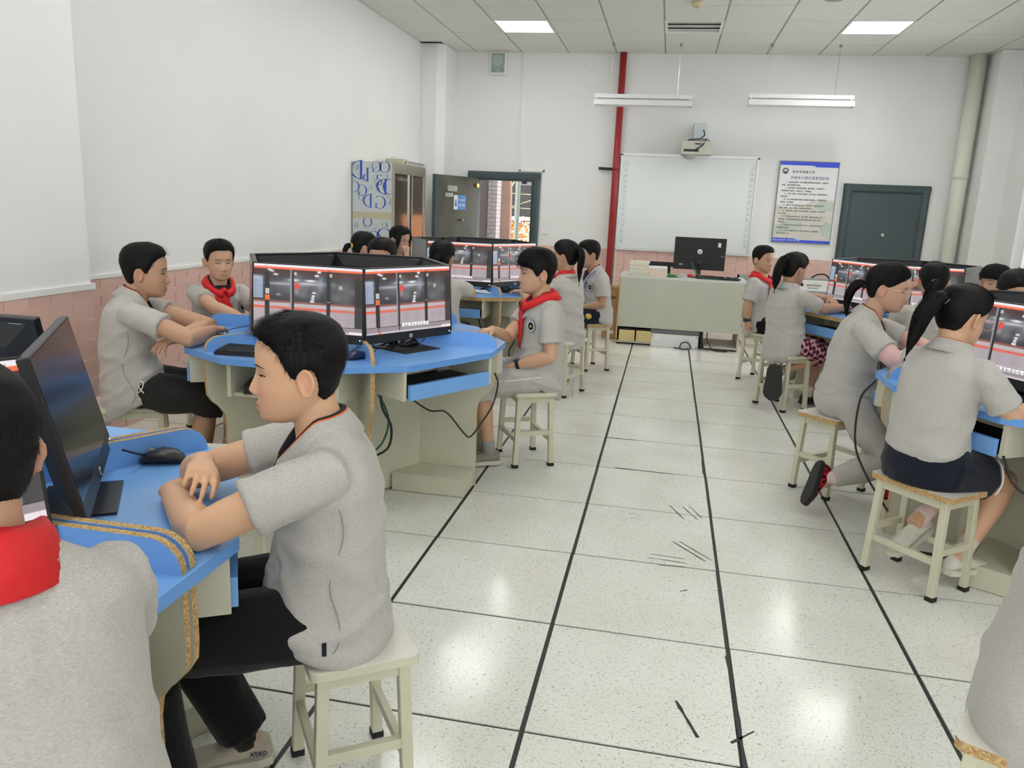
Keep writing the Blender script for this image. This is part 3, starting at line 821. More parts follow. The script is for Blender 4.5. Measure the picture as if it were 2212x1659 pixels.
rules = ['    一、在操作过程中，应严格遵守操作程序和规则，正确使用', '机器，爱护和保管好设备。', '    二、服从管理，保持教室安静，遵守秩序，有问题举手，',
         '在教师指导下操作，未经允许，不得离座。', '    三、学生入座后，应先检查机器，按号入座，如有故障及时', '报告老师。',
         '    四、凡上机操作者必须爱护设备和公共财物，不得随意拆卸', '及移动，开关要轻。', '    五、管理人员应经常检查设备，定期维护，保持设备完好，',
         '防火，防潮，防尘，防盗，定期检查机房安全。', '    六、未经管理人员许可不得动用设备，学生离开，应切断电', '源，关窗。',
         '    七、严禁在机房内吃东西，乱丢杂物，保持机房整洁卫生，', '禁止吸烟，不准携带易燃物品，机房内禁止喧哗打闹，保持', '安静整洁。',
         '    八、机房内所有设备及配件未经许可，一律不得带出机房，', '如有损坏应赔偿。', '    九、工作人员要做好记录，按时开关机房，定期整理，', '做好安全保卫工作。']
for k, ln in enumerate(rules):
    text_job('rule_line', ln.replace('    ', '\u3000\u3000'), .0195, NAVYINK, t, pm(-.30, PH - .25 - k * .0345), align='LEFT')
text_job('slogan', '走近儿童世界  培养世界儿童', .026, WHITE, t, pm(-.175, -PH + .026))
# ------------------------------------------------------------------ outside the open door
def outside():
    structure('ground', MB().box(-14, 10, YB + .24, 30, -.4, -.02), mat('paving', (.22, .20, .18), rough=.8, noise_amt=.1))
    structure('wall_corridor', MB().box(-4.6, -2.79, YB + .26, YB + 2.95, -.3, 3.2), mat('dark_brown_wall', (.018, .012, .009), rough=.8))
    t = thing('brick_column', 'white painted brick column outside the doorway', 'column', (-2.735, 11.2, -.1))
    MB().box(-.09, .09, -.16, .16, 0, 3.6).build('core', mat('mortar_grey', (.20, .19, .19), rough=.9), t)
    bm = MB().box(-.098, .098, -.165, .165, 0, .060).mesh('brick', mat('painted_brick', (.30, .265, .265), rough=.85, noise_amt=.15, noise_scale=15))
    bh = MB().box(-.048, .048, -.167, .167, 0, .060).mesh('half_brick', mat('painted_brick', (.60, .55, .56)))
    for k in range(34):
        z = .9 + k * .066
        if k % 2:
            share(bm, 'brick', t, (0, 0, z))
        else:
            share(bh, 'brick', t, (-.051, 0, z)); share(bh, 'brick', t, (.051, 0, z))
    t = thing('arch_pillar', 'peach plastered arch pillar outside the doorway', 'pillar', (-2.60, 11.65, -.1))
    path = [(0.0, 0, 0), (.01, 0, 1.0), (.0, 0, 1.7), (-.03, 0, 2.3), (-.10, 0, 2.9), (-.25, 0, 3.5)]
    MB().tube(path, [.125, .125, .125, .13, .14, .17], 4, lat=(1, 1, 0)).build('shaft', mat('peach_plaster', (.24, .155, .115), rough=.8, noise_amt=.12, noise_scale=4), t)
    structure('wall_garden', MB().box(-8, 3, 16.0, 16.3, -.2, 1.08), mat('orange_mortar', (.28, .13, .06), rough=.9))
    t = thing('brick_wall', 'sunlit orange brick garden wall beyond the doorway', 'wall', (-3.2, 15.98, -.42))
    b2 = MB().box(-.118, .118, -.03, .0, 0, .055).mesh('brick', mat('orange_brick', (.36, .12, .03), rough=.85, noise_amt=.15, noise_scale=6))
    for r in range(16):
        for c in range(14):
            share(b2, 'brick', t, (-1.7 + c * .245 + (r % 2) * .12, 0, .5 + r * .062))
    MB().box(-2.2, 2.4, -.10, .05, 1.5, 1.58).build('coping', mat('pale_coping', (.75, .70, .62), rough=.8), t)
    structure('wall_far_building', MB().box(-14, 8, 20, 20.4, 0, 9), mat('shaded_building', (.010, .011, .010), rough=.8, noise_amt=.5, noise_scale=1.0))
    t = thing('scaffold', 'pale pipe frame and wires outside the doorway', 'frame', (-2.65, 13.0, 0))
    MB().tube([(.0, 0, 0), (.0, 0, 3.6)], .05, 8).build('post', mat('pale_green_pipe', (.12, .15, .13), rough=.5), t)
    for z in (1.35, 1.62, 1.88, 2.13):
        MB().tube([(-.7, 0, z + .03), (1.1, 0, z)], .010, 6).build('wire', mat('pale_wire', (.30, .24, .17), rough=.4), t)
    MB().tube([(-.45, 0, 2.5), (-.22, 0, 1.2)], .014, 6).build('brace', mat('brown_pipe', (.2, .13, .1), rough=.5), t)
    MB().tube([(-.45, .02, 1.62), (-.2, .02, 1.68), (-.08, .02, 1.85), (-.05, .02, 2.2)], .018, 8).build('hose', mat('tan_hose', (.5, .36, .2), rough=.5), t, True)
    MB().tube([(-.5, 0, 1.25), (.9, 0, 1.75)], .010, 6).build('wire', mat('pale_wire', (.60, .50, .38)), t)
    t = thing('garden_shrub', 'sun-bleached leafy shrub outside the doorway', 'shrub', (-2.50, 13.6, -.1))
    MB().tube([(0, 0, 0), (.02, 0, .5), (0, 0, .9)], [.02, .015, .01], 6).build('stem', mat('bark', (.2, .13, .08), rough=.9), t)
    rg = random.Random(5); mb = MB()
    for k in range(240):
        th = rg.uniform(0, 2 * PI); r = rg.uniform(.05, .42); z = rg.uniform(.2, 1.25)
        p = vec(r * math.cos(th), r * math.sin(th), z); d = vec(rg.uniform(-1, 1), rg.uniform(-1, 1), rg.uniform(-.3, 1)); d /= np.linalg.norm(d)
        s = np.cross(d, vec(rg.uniform(-1, 1), rg.uniform(-1, 1), .2)); s /= np.linalg.norm(s)
        mb.add([p, p + d * .06 + s * .02, p + d * .13, p + d * .06 - s * .02], [(0, 1, 2, 3)])
    tag(mb.build('foliage', mat('dry_leaf', (.62, .55, .38), rough=.6), t), kind='stuff')
outside()

# ------------------------------------------------------------------ metal cabinet with letter print
cab = thing('metal_cabinet', 'tall steel cabinet with blue letter print on its side by the left wall', 'cabinet', (-2.675, 5.78, 0))
cx0, cx1, cy0, cy1, ch = -.215, .215, -.53, .53, 1.79
MB().box(cx0, cx1, cy0, cy1, 0.0, ch).build('body', CABSTEEL, cab)
MB().box(cx0 + .004, cx1 - .012, cy0 - .003, cy0, 1.30, ch - .004).build('print_panel', mat('print_paper', (.55, .60, .60), rough=.35), cab)
MB().box(cx0 + .004, cx1 - .012, cy0 - .003, cy0, .55, 1.235).build('print_panel', mat('print_paper', (.55, .60, .60)), cab)
MB().box(cx0 + .004, cx1 - .012, cy0 - .004, cy0 - .001, 1.235, 1.30).build('tape_band', mat('tan_tape', (.52, .48, .32), rough=.5), cab)
PBLUE = mat('print_blue', (.03, .08, .48), rough=.4)
PGREY = mat('print_grey', (.16, .22, .28), rough=.4)
def ring_letter(x, z, rx, rz, thick, thin, a0, a1, m_, seg=26, nm='letter'):
    """arc of an old-style letter bowl: thick at the sides, thin top and bottom"""
    out, inn = [], []
    for i in range(seg + 1):
        a = math.radians(a0 + (a1 - a0) * i / seg)
        w = thin + (thick - thin) * abs(math.cos(a)) ** 1.5
        out.append((x + rx * math.cos(a), z + rz * math.sin(a))); inn.append((x + (rx - w) * math.cos(a), z + (rz - w) * math.sin(a)))
    clip = lambda p: (min(max(p[0], cx0 + .006), cx1 - .014), p[1])
    V = [(clip(p)[0], cy0 - .0035, p[1]) for p in out] + [(clip(p)[0], cy0 - .0035, p[1]) for p in inn]
    n = seg + 1
    return V, [(i, i + 1, n + i + 1, n + i) for i in range(seg)]
def letter(kind, x, z, h, m_):
    mb = MB(); tk, tn = h * .13, h * .025
    def arc(*a): V, F = ring_letter(*a, m_); mb.add(V, F)
    def stem(x_, z0, z1, w):
        mb.box(max(x_ - w / 2, cx0 + .005), min(x_ + w / 2, cx1 - .013), cy0 - .0042, cy0 - .0034, z0, z1)
        for zz in (z0, z1): mb.box(max(x_ - w, cx0 + .005), min(x_ + w, cx1 - .013), cy0 - .0042, cy0 - .0034, zz - tn / 2, zz + tn / 2)
    if kind == 'O': arc(x, z, h * .5, h * .5, tk, tn, 0, 360)
    if kind == 'D':   # mirrored D
        arc(x, z, h * .62, h * .5, tk, tn, 90, 270); stem(x + h * .03, z - h / 2, z + h / 2, tk)
    if kind == 'P':
        arc(x, z + h * .22, h * .36, h * .28, tk, tn, 90, 270); stem(x + h * .03, z - h / 2, z + h / 2, tk)
    if kind == 'd':   # upside down mirrored P
        arc(x, z - h * .22, h * .36, h * .28, tk, tn, 90, 270); stem(x + h * .03, z - h / 2, z + h / 2, tk)
    if kind == 'G':
        arc(x, z, h * .5, h * .5, tk, tn, -130, 130); stem(x - h * .3, z - h * .42, z - h * .1, tk * .7)
    if kind == 'S':
        arc(x, z + h * .24, h * .27, h * .26, tk * .8, tn, 20, 270); arc(x, z - h * .24, h * .27, h * .26, tk * .8, tn, -160, 90)
    mb.build('letter', m_, cab)
for k, x, z, h in (('D', -.125, 1.71, .18), ('O', .13, 1.745, .115), ('G', .04, 1.745, .11), ('d', -.055, 1.665, .13), ('O', -.19, 1.545, .11), ('G', -.11, 1.51, .11),
                   ('S', .075, 1.62, .11), ('D', .135, 1.555, .15), ('O', .185, 1.555, .15), ('D', -.02, 1.41, .13), ('G', .08, 1.40, .13),
                   ('O', -.05, 1.20, .10), ('D', -.12, 1.02, .17), ('G', .02, 1.03, .16), ('O', .13, 1.06, .17), ('P', -.05, .93, .10), ('D', -.10, .75, .16), ('O', .1, .78, .16)):
    letter(k, x, z, h, PBLUE)
for k, x, z, h in (('O', .02, 1.745, .05), ('G', -.02, 1.755, .045), ('D', -.165, 1.73, .05), ('d', -.15, 1.74, .05), ('G', .03, 1.64, .045), ('D', .04, 1.60, .04), ('G', -.02, 1.545, .045),
                   ('S', .055, 1.545, .08), ('O', -.145, 1.49, .04), ('O', -.12, 1.44, .05), ('P', .16, 1.65, .05), ('D', .17, 1.46, .03), ('d', .19, 1.41, .06), ('D', -.16, 1.16, .05), ('O', .13, 1.18, .05),
                   ('d', .16, 1.18, .05), ('O', .05, 1.13, .05), ('S', -.06, 1.13, .08), ('O', .02, 1.03, .06), ('D', -.16, 1.02, .05), ('P', -.14, 1.03, .05)):
    letter(k, x, z, h, PGREY)
FR = cx1
MB().box(FR, FR + .012, cy0, cy1, ch - .10, ch).box(FR, FR + .012, cy0, cy0 + .03, .0, ch - .10).box(FR, FR + .012, cy1 - .05, cy1, 0, ch - .10).box(FR, FR + .012, -.03, .05, .75, ch - .1).build('front_frame', CABSTEEL, cab)
GLASSD = mat('amber_glass', (.30, .24, .18), rough=.08, metal=.85)
MB().box(FR, FR + .004, cy0 + .03, -.03, .78, ch - .10).build('glass_door', GLASSD, cab)
MB().box(FR, FR + .004, .05, cy1 - .05, .78, ch - .10).build('glass_door', GLASSD, cab)
MB().box(FR + .004, FR + .014, -.05, -.03, .75, ch - .1).box(FR + .004, FR + .014, .05, .07, .75, ch - .1).build('door_edge', STEEL, cab)
MB().box(FR + .0125, FR + .013, -.012, .03, .75, ch - .1).build('door_gap', DARKGAP, cab)
MB().box(FR, FR + .01, cy0 + .03, cy1 - .05, .70, .78).build('rail', mat('tan_tape', (.52, .48, .32)), cab)
MB().box(FR - .005, FR + .004, cy0 + .03, cy1 - .05, .05, .70).build('lower_door', BLACKM, cab)
t = thing('file_box', 'beige box on top of the letter-print cabinet', 'box', (-2.70, 6.05, 1.79))
MB().box(-.10, .10, -.09, .09, 0, .075).build('body', mat('box_beige', (.52, .50, .38), rough=.6), t, bevel=.003)
MB().box(-.101, .101, -.02, .02, .03, .05).build('label_strip', BLACKM, t)
t = thing('wall_rail', 'thin white rail on the left wall above the cabinet', 'rail', (-2.88, 6.95, 1.90))
MB().box(-.012, .05, -.55, .55, -.015, .015).build('rail', WHITE, t)
MB().box(-.018, -.010, .52, .535, .015, 1.30).build('cord', WHITE, t)

# ------------------------------------------------------------------ hexagonal computer desks
HA, HB, TZ = 0.770, 0.797, 0.74          # apothems to the seat edges / cut corners, top height
def dodeca(ha, hb):
    """vertices of the 12-sided top; seat edges face 30,90,...; cut corners face 0,60,..."""
    P = []
    for k in range(12):
        a0 = math.radians(30 * k); a1 = math.radians(30 * (k + 1))
        h0 = hb if k % 2 == 0 else ha; h1 = ha if k % 2 == 0 else hb
        A = np.array([[math.cos(a0), math.sin(a0)], [math.cos(a1), math.sin(a1)]])
        P.append(tuple(np.linalg.solve(A, [h0, h1])))
    return P
def radial(a):
    a = math.radians(a); return vec(math.cos(a), math.sin(a), 0), vec(-math.sin(a), math.cos(a), 0)

leg_poly = [(.10, 0), (.70, 0), (.695, .40), (.702, .445), (.730, .485), (.762, .513), (.782, .545), (.785, .58), (.785, TZ - .03), (.10, TZ - .03)]
leg_side = [0, 1, 1, 1, 1, 1, 1, 1, 0, 0]
def div_poly():
    P = [(.36, TZ), (.785, TZ)]
    for i in range(7):
        a = math.radians(90 * i / 6); P.append((.715 + .07 * math.cos(a), TZ + .006 + .062 * math.sin(a)))
    P += [(.36, TZ + .068)]
    return P
_dp = div_poly()
div_side = [0] + [1] * (len(_dp) - 2) + [0]
UZ = vec(0, 0, 1)
def desk(loc, label, skip_drawer=(), double=(), chip_edge=False, drawer_out=None):
    t = thing('computer_desk', label, 'desk', (loc[0], loc[1], 0), group='six-seat hexagonal computer desks')
    MB().prism(dodeca(HA, HB), TZ - .028, TZ, 0, 1).build('desktop', [BLUE, CHIP if chip_edge else BLUEEDGE], t)
    for k in range(6):
        rd, sd = radial(60 * k)
        offs = (-.014, .014) if k in double else (0.0,)
        for q in offs:
            MB().xprism(leg_poly, sd * q, rd, UZ, -sd, .018, 0, leg_side).build('leg_panel', [CREAM, CHIP], t)
            MB().xprism(_dp, sd * q, rd, UZ, -sd, .018, 0, div_side).build('divider', [BLUE, CHIP], t)
        # cable box on the floor beside the leg panel
        o = MB().obox(rd * .50 - sd * .105, rd * .19, sd * .092, UZ * .004).build('footrest_top', CREAM, t)
        o.location = (0, 0, .093)
        MB().obox(rd * .50 - sd * .105 + UZ * .046, rd * .188, sd * .088, UZ * .043).build('footrest', CREAM, t)
        # station between this leg and the next
        n, l = radial(60 * k + 30)
        MB().obox(n * .34 + UZ * .34, n * .009, l * .20, UZ * .33).build('back_panel', CREAM, t)
        if (60 * k + 30) % 360 not in skip_drawer:
            for s in (-1, 1):
                MB().obox(n * .58 + l * s * .272 + UZ * (TZ - .028 - .066), n * .17, l * .009, UZ * .066).build('drawer_side', CREAM, t)
            out = .0 if not drawer_out else drawer_out.get((60 * k + 30) % 360, 0.0)
            dr = MB().obox(n * (.755 + out) + UZ * (TZ - .028 - .098), n * .009, l * .252, UZ * .034).build('drawer', BLUE, t)
            MB().obox(n * (.58 + out) + UZ * (TZ - .028 - .12), n * .17, l * .25, UZ * .006).build('tray', BLACKM, dr)
            MB().obox(n * (.60 + out) + UZ * (TZ - .028 - .098), n * .065, l * .21, UZ * .010).build('drawer_keyboard', BLACK, dr)
        else:
            for s in (-1, 1):
                MB().obox(n * .60 + l * s * .25 + UZ * (TZ - .028 - .075), n * .13, l * .009, UZ * .075).build('shelf_side', CREAM, t)
            MB().obox(n * .58 + UZ * (TZ - .028 - .145), n * .12, l * .25, UZ * .008).build('shelf', CREAM, t)
    return t
L1, L2, L3 = (-1.33, -1.29), (-1.292, 1.28), (-1.32, 4.06)
R2, R3 = (2.10, 1.25), (2.09, 4.06)
desk(L1, 'blue hexagonal computer desk in the near left foreground', double=(0, 1))
desk(L2, 'blue hexagonal computer desk in the middle left with a black keyboard on top', skip_drawer=(270,))
desk(L3, 'blue hexagonal computer desk at the far left before the open door', chip_edge=True)
desk(R2, 'blue hexagonal computer desk at the right edge behind the girl in dark shorts', double=(3,))
desk(R3, 'blue hexagonal computer desk at the far right before the closed grey door', chip_edge=True)
for hy_, hz in ((0.895, .46), (.82, .44)):
    pass

# ------------------------------------------------------------------ monitors
def paint_screen(w=224, h=126, seed=0):
    """picture of a metro platform with passing train, painted on the screen grid"""
    rg = np.random.RandomState(seed)
    A = np.zeros((h, w, 3)); v, u = np.mgrid[0:h, 0:w]; u = (u + .5) / w; v = (v + .5) / h
    def put(m_, c, a=1.0):
        A[m_] = A[m_] * (1 - a) + np.array(c) * a
    def rect(u0, u1, v0, v1, c, a=1.0): put((u >= u0) & (u < u1) & (v >= v0) & (v < v1), c, a)
    def soft(uc, vc, su, sv, c, a=1.0):
        g = np.exp(-(((u - uc) / su) ** 2 + ((v - vc) / sv) ** 2))[..., None] * a
        A[:] = A * (1 - g) + np.array(c) * g
    A[:] = (.045, .045, .05)
    rect(0, 1, .07, .17, (.075, .04, .038))
    soft(.45, .33, .30, .12, (.16, .165, .18), .9)
    soft(.30, .29, .18, .02, (.42, .42, .45), .9); soft(.50, .27, .14, .018, (.55, .55, .58), .9)
    for q in range(14): soft(rg.uniform(.15, .95), rg.uniform(.2, .5), rg.uniform(.02, .06), rg.uniform(.02, .08), [(.03, .2)[rg.randint(2)]] * 3, .6)
    rect(0, .09, .19, .52, (.40, .48, .62), .75)
    for q in (.02, .045, .07): rect(q, q + .006, .19, .52, (.15, .2, .3), .6)
    for q in range(6): soft(.03, .18 + q * .012, .06, .004, (.6, .65, .7), .5)
    soft(.62, .27, .03, .10, (.35, .37, .48), .7)
    soft(.85, .38, .06, .20, (.13, .13, .135), .9); soft(.80, .30, .012, .025, (.7, .72, .7), .9)
    soft(.375, .225, .04, .014, (.9, .93, 1), 1); soft(.53, .225, .045, .014, (.9, .93, 1), 1)
    for (a, b) in ((.15, .085), (.165, .095), (.18, .105), (.205, .15), (.215, .155)): soft(a, b, .014, .010, (.9, .92, .92), 1)
    for (a, b, s) in ((.605, .09, .016), (.585, .14, .018), (.56, .40, .016), (.555, .45, .013), (.55, .495, .013), (.545, .53, .016)):
        rect(a - s, a + s, b - .015, b + .015, (.72, .74, .76), .9)
    rect(.385, .43, .27, .36, (.75, .07, .05), .95); soft(.40, .40, .02, .04, (.4, .3, .32), .7)
    put((np.abs(u - .235) + np.abs(v - .455) * 1.3 < .05), (.07, .075, .08), .9); put((np.abs(u - .235) + np.abs(v - .455) * 1.3 < .028), (.3, .31, .33), .8)
    rect(0, 1, .545, .60, (.26, .10, .08)); rect(0, 1, .58, .64, (.50, .43, .45)); rect(0, 1, .635, .675, (.72, .13, .07)); rect(0, 1, .675, .885, (.43, .375, .40))
    for q in (.17, .30, .45, .58, .77, .88): soft(q, .76, .05, .12, (.33, .29, .31), .5)
    for q in range(26): rect(rg.uniform(.8, .9), rg.uniform(.9, .95), .60 + q * .01, .604 + q * .01, (.3, .26, .28), .3)
    rect(.93, 1, .17, .885, (.035, .035, .033), .95)
    rect(0, 1, .885, .90, (.02, .02, .022)); rect(0, 1, .90, .965, (.30, .255, .275))
    rect(.105, .15, .12, .885, (.03, .03, .033)); rect(.115, .128, .37, .45, (.7, .72, .7)); rect(.136, .148, .37, .45, (.7, .72, .7))
    rect(.113, .128, .465, .545, (.88, .20, .04)); rect(.135, .15, .465, .545, (.88, .20, .04))
    rect(.345, .358, .07, .885, (.30, .30, .31)); rect(.358, .378, .07, .885, (.03, .03, .033)); rect(.378, .40, .10, .15, (.55, .55, .53), .9)
    rect(.675, .712, .07, .885, (.03, .03, .033)); rect(.70, .725, .10, .15, (.55, .55, .53), .9); rect(.685, .692, .52, .535, (.7, .7, .7)); rect(.697, .704, .52, .535, (.7, .7, .7))
    rect(.13, .14, .89, .965, (.02, .02, .022)); rect(.36, .375, .885, .965, (.03, .03, .03))
    rect(0, 1, .0, .036, (.80, .76, .80)); rect(0, 1, .036, .072, (.85, .17, .08)); rect(.11, .135, .012, .03, (.55, .5, .52)); rect(.68, .72, .045, .06, (.5, .1, .05))
    rect(0, 1, .965, 1, (.55, .52, .56)); rect(.88, 1, .955, 1, (.78, .7, .74)); rect(.13, .165, .968, .998, (.85, .2, .07))
    for q in range(6): rect(.02 + q * .018, .028 + q * .018, .978, .99, (.25, .25, .27))
    for _ in range(1):
        B = A.copy(); B[:, 1:-1] = .15 * A[:, :-2] + .7 * A[:, 1:-1] + .15 * A[:, 2:]; A = B
    return A
SW, SH = .264, .148      # half size of the picture
def screen_mesh(seed=0):
    A = paint_screen(seed=seed); h, w, _ = A.shape
    gx = np.linspace(-SW, SW, w); gz = np.linspace(SH, -SH, h)
    V = np.zeros((h, w, 3)); V[..., 0] = gx[None]; V[..., 2] = gz[:, None]
    idx = np.arange(h * w).reshape(h, w)
    F = np.stack([idx[:-1, :-1], idx[1:, :-1], idx[1:, 1:], idx[:-1, 1:]], -1).reshape(-1, 4)
    me = bpy.data.meshes.new('screen'); me.from_pydata(V.reshape(-1, 3).tolist(), [], F.tolist())
    at = me.attributes.new('picture', 'FLOAT_COLOR', 'POINT')
    C4 = np.ones((h * w, 4)); C4[:, :3] = A.reshape(-1, 3)
    at.data.foreach_set('color', C4.ravel())
    me.materials.append(SCREEN); me.update()
    return me
SCREEN_ME = screen_mesh()
OFF_ME = MB().add([(-SW, 0, -SH), (SW, 0, -SH), (SW, 0, SH), (-SW, 0, SH)], [(0, 1, 2, 3)]).mesh('screen', SCREENOFF)
def hp_logo(parent, c, rx, out=-1, m_ring=None):
    """round badge with the two slanted letters"""
    ux = vec(-out * -1, 0, 0) if out < 0 else vec(-1, 0, 0)
    ux = vec(1, 0, 0) if out < 0 else vec(-1, 0, 0)
    y = out * .001
    d = MB().disc(vec(*c) + vec(0, y, 0), ux, vec(0, 0, 1), rx, seg=24, t=.001).build('logo', m_ring or mat('logo_silver', (.62, .63, .64), rough=.3), parent)
    M = Matrix(((ux[0], 0, 0, c[0]), (0, 0, out, c[1] + out * .0018), (0, 1, 0, c[2]), (0, 0, 0, 1)))
    sh = Matrix.Identity(4); sh[0][1] = .25
    text_job('logo_letters', 'hp', rx * 1.35, BLACKM, d, M @ sh, extrude=.0004)
def monitor_proto():
    t = bpy.data.objects.new('monitor', None); COL.objects.link(t); t.empty_display_size = .1
    pan = bpy.data.objects.new('panel', None)
    # local: screen faces -y, base at z=0
    zc = .235; f = MB()
    f.box(-.272, .272, -.011, .011, zc - .187, zc + .157)
    pan = f.build('housing', BLACK, t, bevel=.003)
    pan.location = (0, 0, 0)
    b = MB()
    b.loft([[(-.25, .011, zc - .165), (.25, .011, zc - .165), (.25, .011, zc + .145), (-.25, .011, zc + .145)],
            [(-.20, .040, zc - .12), (.20, .040, zc - .12), (.20, .040, zc + .09), (-.20, .040, zc + .09)]])
    b.build('back_cover', BLACKM, pan)
    MB().box(-.075, .075, .0105, .0135, zc + .098, zc + .128).build('vent_recess', BLACK, pan)
    s = share(SCREEN_ME, 'screen', pan, (0, -.0116, zc + .003))
    MB().disc((.255, -.0115, zc - .168), (1, 0, 0), (0, 0, 1), .003, seg=8, t=.001).build('power_light', mat('led', (.8, .9, 1), emit=(.7, .85, 1), emit_str=2.0), pan)
    MB().box(-.235, -.20, .0115, .0125, zc + .095, zc + .143).build('asset_sticker', WHITE, pan)
    hp_logo(pan, (0, -.0115, zc - .168), .010)
    text_job('caption', '其不安全性也在增加', .019, WHITETEXT, s, Matrix(((1, 0, 0, .03), (0, 0, -1, -.0008), (0, 1, 0, -.118), (0, 0, 0, 1))), extrude=.0002)
    MB().box(-.025, .025, .045, .062, .008, zc + .02).box(-.03, .03, .03, .062, zc - .05, zc + .05).build('stand', BLACK, t)
    MB().box(-.105, .105, -.045, .115, 0, .008).build('base', BLACK, t, bevel=.002)
    return t
MPROTO = monitor_proto()
_mon_used = [False]
def place_monitor(x, y, z, rz, label, group='black desk monitors', off=False, tilt=3.0):
    if _mon_used[0]:
        t = copy_tree(MPROTO)
    else:
        t = MPROTO; _mon_used[0] = True
    t.location = (x, y, z); t.rotation_euler = (0, 0, rz)
    tag(t, label, 'monitor', group)
    for ch in t.children:
        if ch.name.startswith('housing'):
            # tilt about the panel's lower edge
            a = math.radians(-tilt); zl = .048
            ch.matrix_local = Matrix.Translation((0, 0, zl)) @ Matrix.Rotation(a, 4, 'X') @ Matrix.Translation((0, 0, -zl))
            if tilt > 8:
                for q in t.children:
                    if q.name.startswith('stand'): q.location = (0, .065, 0)
            if off:
                for g in list(ch.children):
                    if g.name.startswith('screen'):
                        g.data = OFF_ME
                        for q in list(g.children): bpy.data.objects.remove(q)
    return t
dirname = {270: 'facing the camera', 330: 'facing the aisle', 210: 'facing left towards the viewer', 150: 'seen from behind on the left', 90: 'seen from behind', 30: 'turned away on the right'}
MONS = []      # placed after the fonts have been evaluated, so that copies share the finished meshes
def desk_monitors(c, where, off=(), tilts={}, dirs=(30, 90, 150, 210, 270, 330), names=None, ap=.47, adj={}):
    for a in dirs:
        sh_, da = adj.get(a, (0, 0)); n, l = radial(a + da)
        MONS.append((c[0] + n[0] * ap + l[0] * sh_, c[1] + n[1] * ap + l[1] * sh_, TZ, math.radians(a + da + 90), ('black monitor with dark screen on ' if a in off else 'black monitor on ') + where + ', ' + (names or {}).get(a, dirname[a]), a in off, tilts.get(a, 3.0)))
desk_monitors(L1, 'the near left desk', off=(30,), tilts={30: 13.0, 330: 14.0, 90: 13}, dirs=(30, 90, 330, 150), adj={30: (0, 3), 90: (.12, 0), 330: (-.035, 0)})
desk_monitors(L2, 'the middle left desk', off=(210, 30))
desk_monitors(L3, 'the far left desk', off=(210,))
desk_monitors(R2, 'the right edge desk', off=())
desk_monitors(R3, 'the far right desk', off=(330,))

# ------------------------------------------------------------------ stools
def stool_parts(t, chip=False):
    def rr(hx, hy, r, n=5):
        P = []
        for (sx, sy, a0) in ((1, 1, 0), (-1, 1, 90), (-1, -1, 180), (1, -1, 270)):
            for i in range(n + 1):
                a = math.radians(a0 + 90 * i / n); P.append((sx * (hx - r) + r * math.cos(a), sy * (hy - r) + r * math.sin(a)))
        return P
    MB().prism(rr(.175, .125, .022), .407, .430, 0, 1).build('seat', [SEAT, CHIP if chip else CREAMTUBE], t, bevel=.002 if not chip else 0)
    for sx in (-1, 1):
        for sy in (-1, 1):
            lg = MB().bar((sx * .138, sy * .092, .407), (sx * .150, sy * .106, .012), .028, up=(0, 1, 0)).build('leg', CREAMTUBE, t, bevel=.003)
            MB().bar((sx * .150, sy * .106, .018), (sx * .1505, sy * .1062, 0.0), .032, up=(0, 1, 0)).build('foot_cap', RUBBER, lg)
    for sy in (-1, 1):
        MB().bar((-.14, sy * .100, .155), (.14, sy * .100, .155), .018, .026).build('rung', CREAMTUBE, t)
        MB().bar((-.13, sy * .093, .385), (.13, sy * .093, .385), .018, .03).build('apron', CREAMTUBE, t)
    for sx in (-1, 1):
        MB().bar((sx * .146, -.095, .195), (sx * .146, .095, .195), .018, .026).build('rung', CREAMTUBE, t)
        MB().bar((sx * .138, -.085, .385), (sx * .138, .085, .385), .018, .03).build('apron', CREAMTUBE, t)
_st = {}
def stool(x, y, deg, label, chip=False):
    if chip not in _st:
        t = thing('stool', label, 'stool', (x, y, 0), math.radians(deg), 'square-tube stools')
        stool_parts(t, chip); _st[chip] = t
    else:
        t = copy_tree(_st[chip]); t.location = (x, y, 0); t.rotation_euler = (0, 0, math.radians(deg))
        tag(t, label, 'stool', 'square-tube stools')
    return t
stool(-.387, -.897, 125, 'cream stool under the boy in black trousers in the foreground')
stool(-.43, 1.81, 119, 'cream stool under the boy with the red scarf in the aisle')
stool(1.39, .75, 130, 'cream stool under the girl in dark navy shorts', True)
stool(1.245, 1.814, 43, 'cream stool with chipped edge under the girl in pink sleeves', True)
stool(1.237, 3.70, 125, 'cream stool under the girl in plaid shorts')
stool(-.445, 3.55, 69, 'cream stool under the ponytail girl on the aisle')
stool(-.33, 4.64, 120, 'cream stool under the boy in navy shorts near the red pipe', True)
stool(1.17, 4.74, 60, 'cream stool under the red-scarf boy beside the teacher desk')
stool(-2.19, .76, 30, 'cream stool under the boy by the pink wall')
stool(-1.33, .19, 8, 'empty cream stool behind the foreground boy at the middle desk')
stool(1.125, -.885, 62, 'cream stool with chipped edge at the bottom right corner', True)
stool(-.42, -1.83, 60, 'cream stool under the boy in the lower left corner')
stool(-2.36, 1.82, 60, 'cream stool under the red-scarf boy behind the middle desk')
stool(-1.50, 2.34, 0, 'cream stool on the far side of the middle left desk')
stool(-1.32, 3.06, 0, 'cream stool on the near side of the far left desk')
stool(-2.15, 3.58, 30, 'cream stool at the left of the far left desk')
stool(-2.19, 4.56, 60, 'cream stool near the letter-print cabinet')
stool(2.02, 3.06, 0, 'cream stool on the near side of the far right desk')
stool(2.60, 3.36, 60, 'cream stool at the right of the far right desk')
stool(2.15, 2.28, 0, 'cream stool on the far side of the right edge desk')
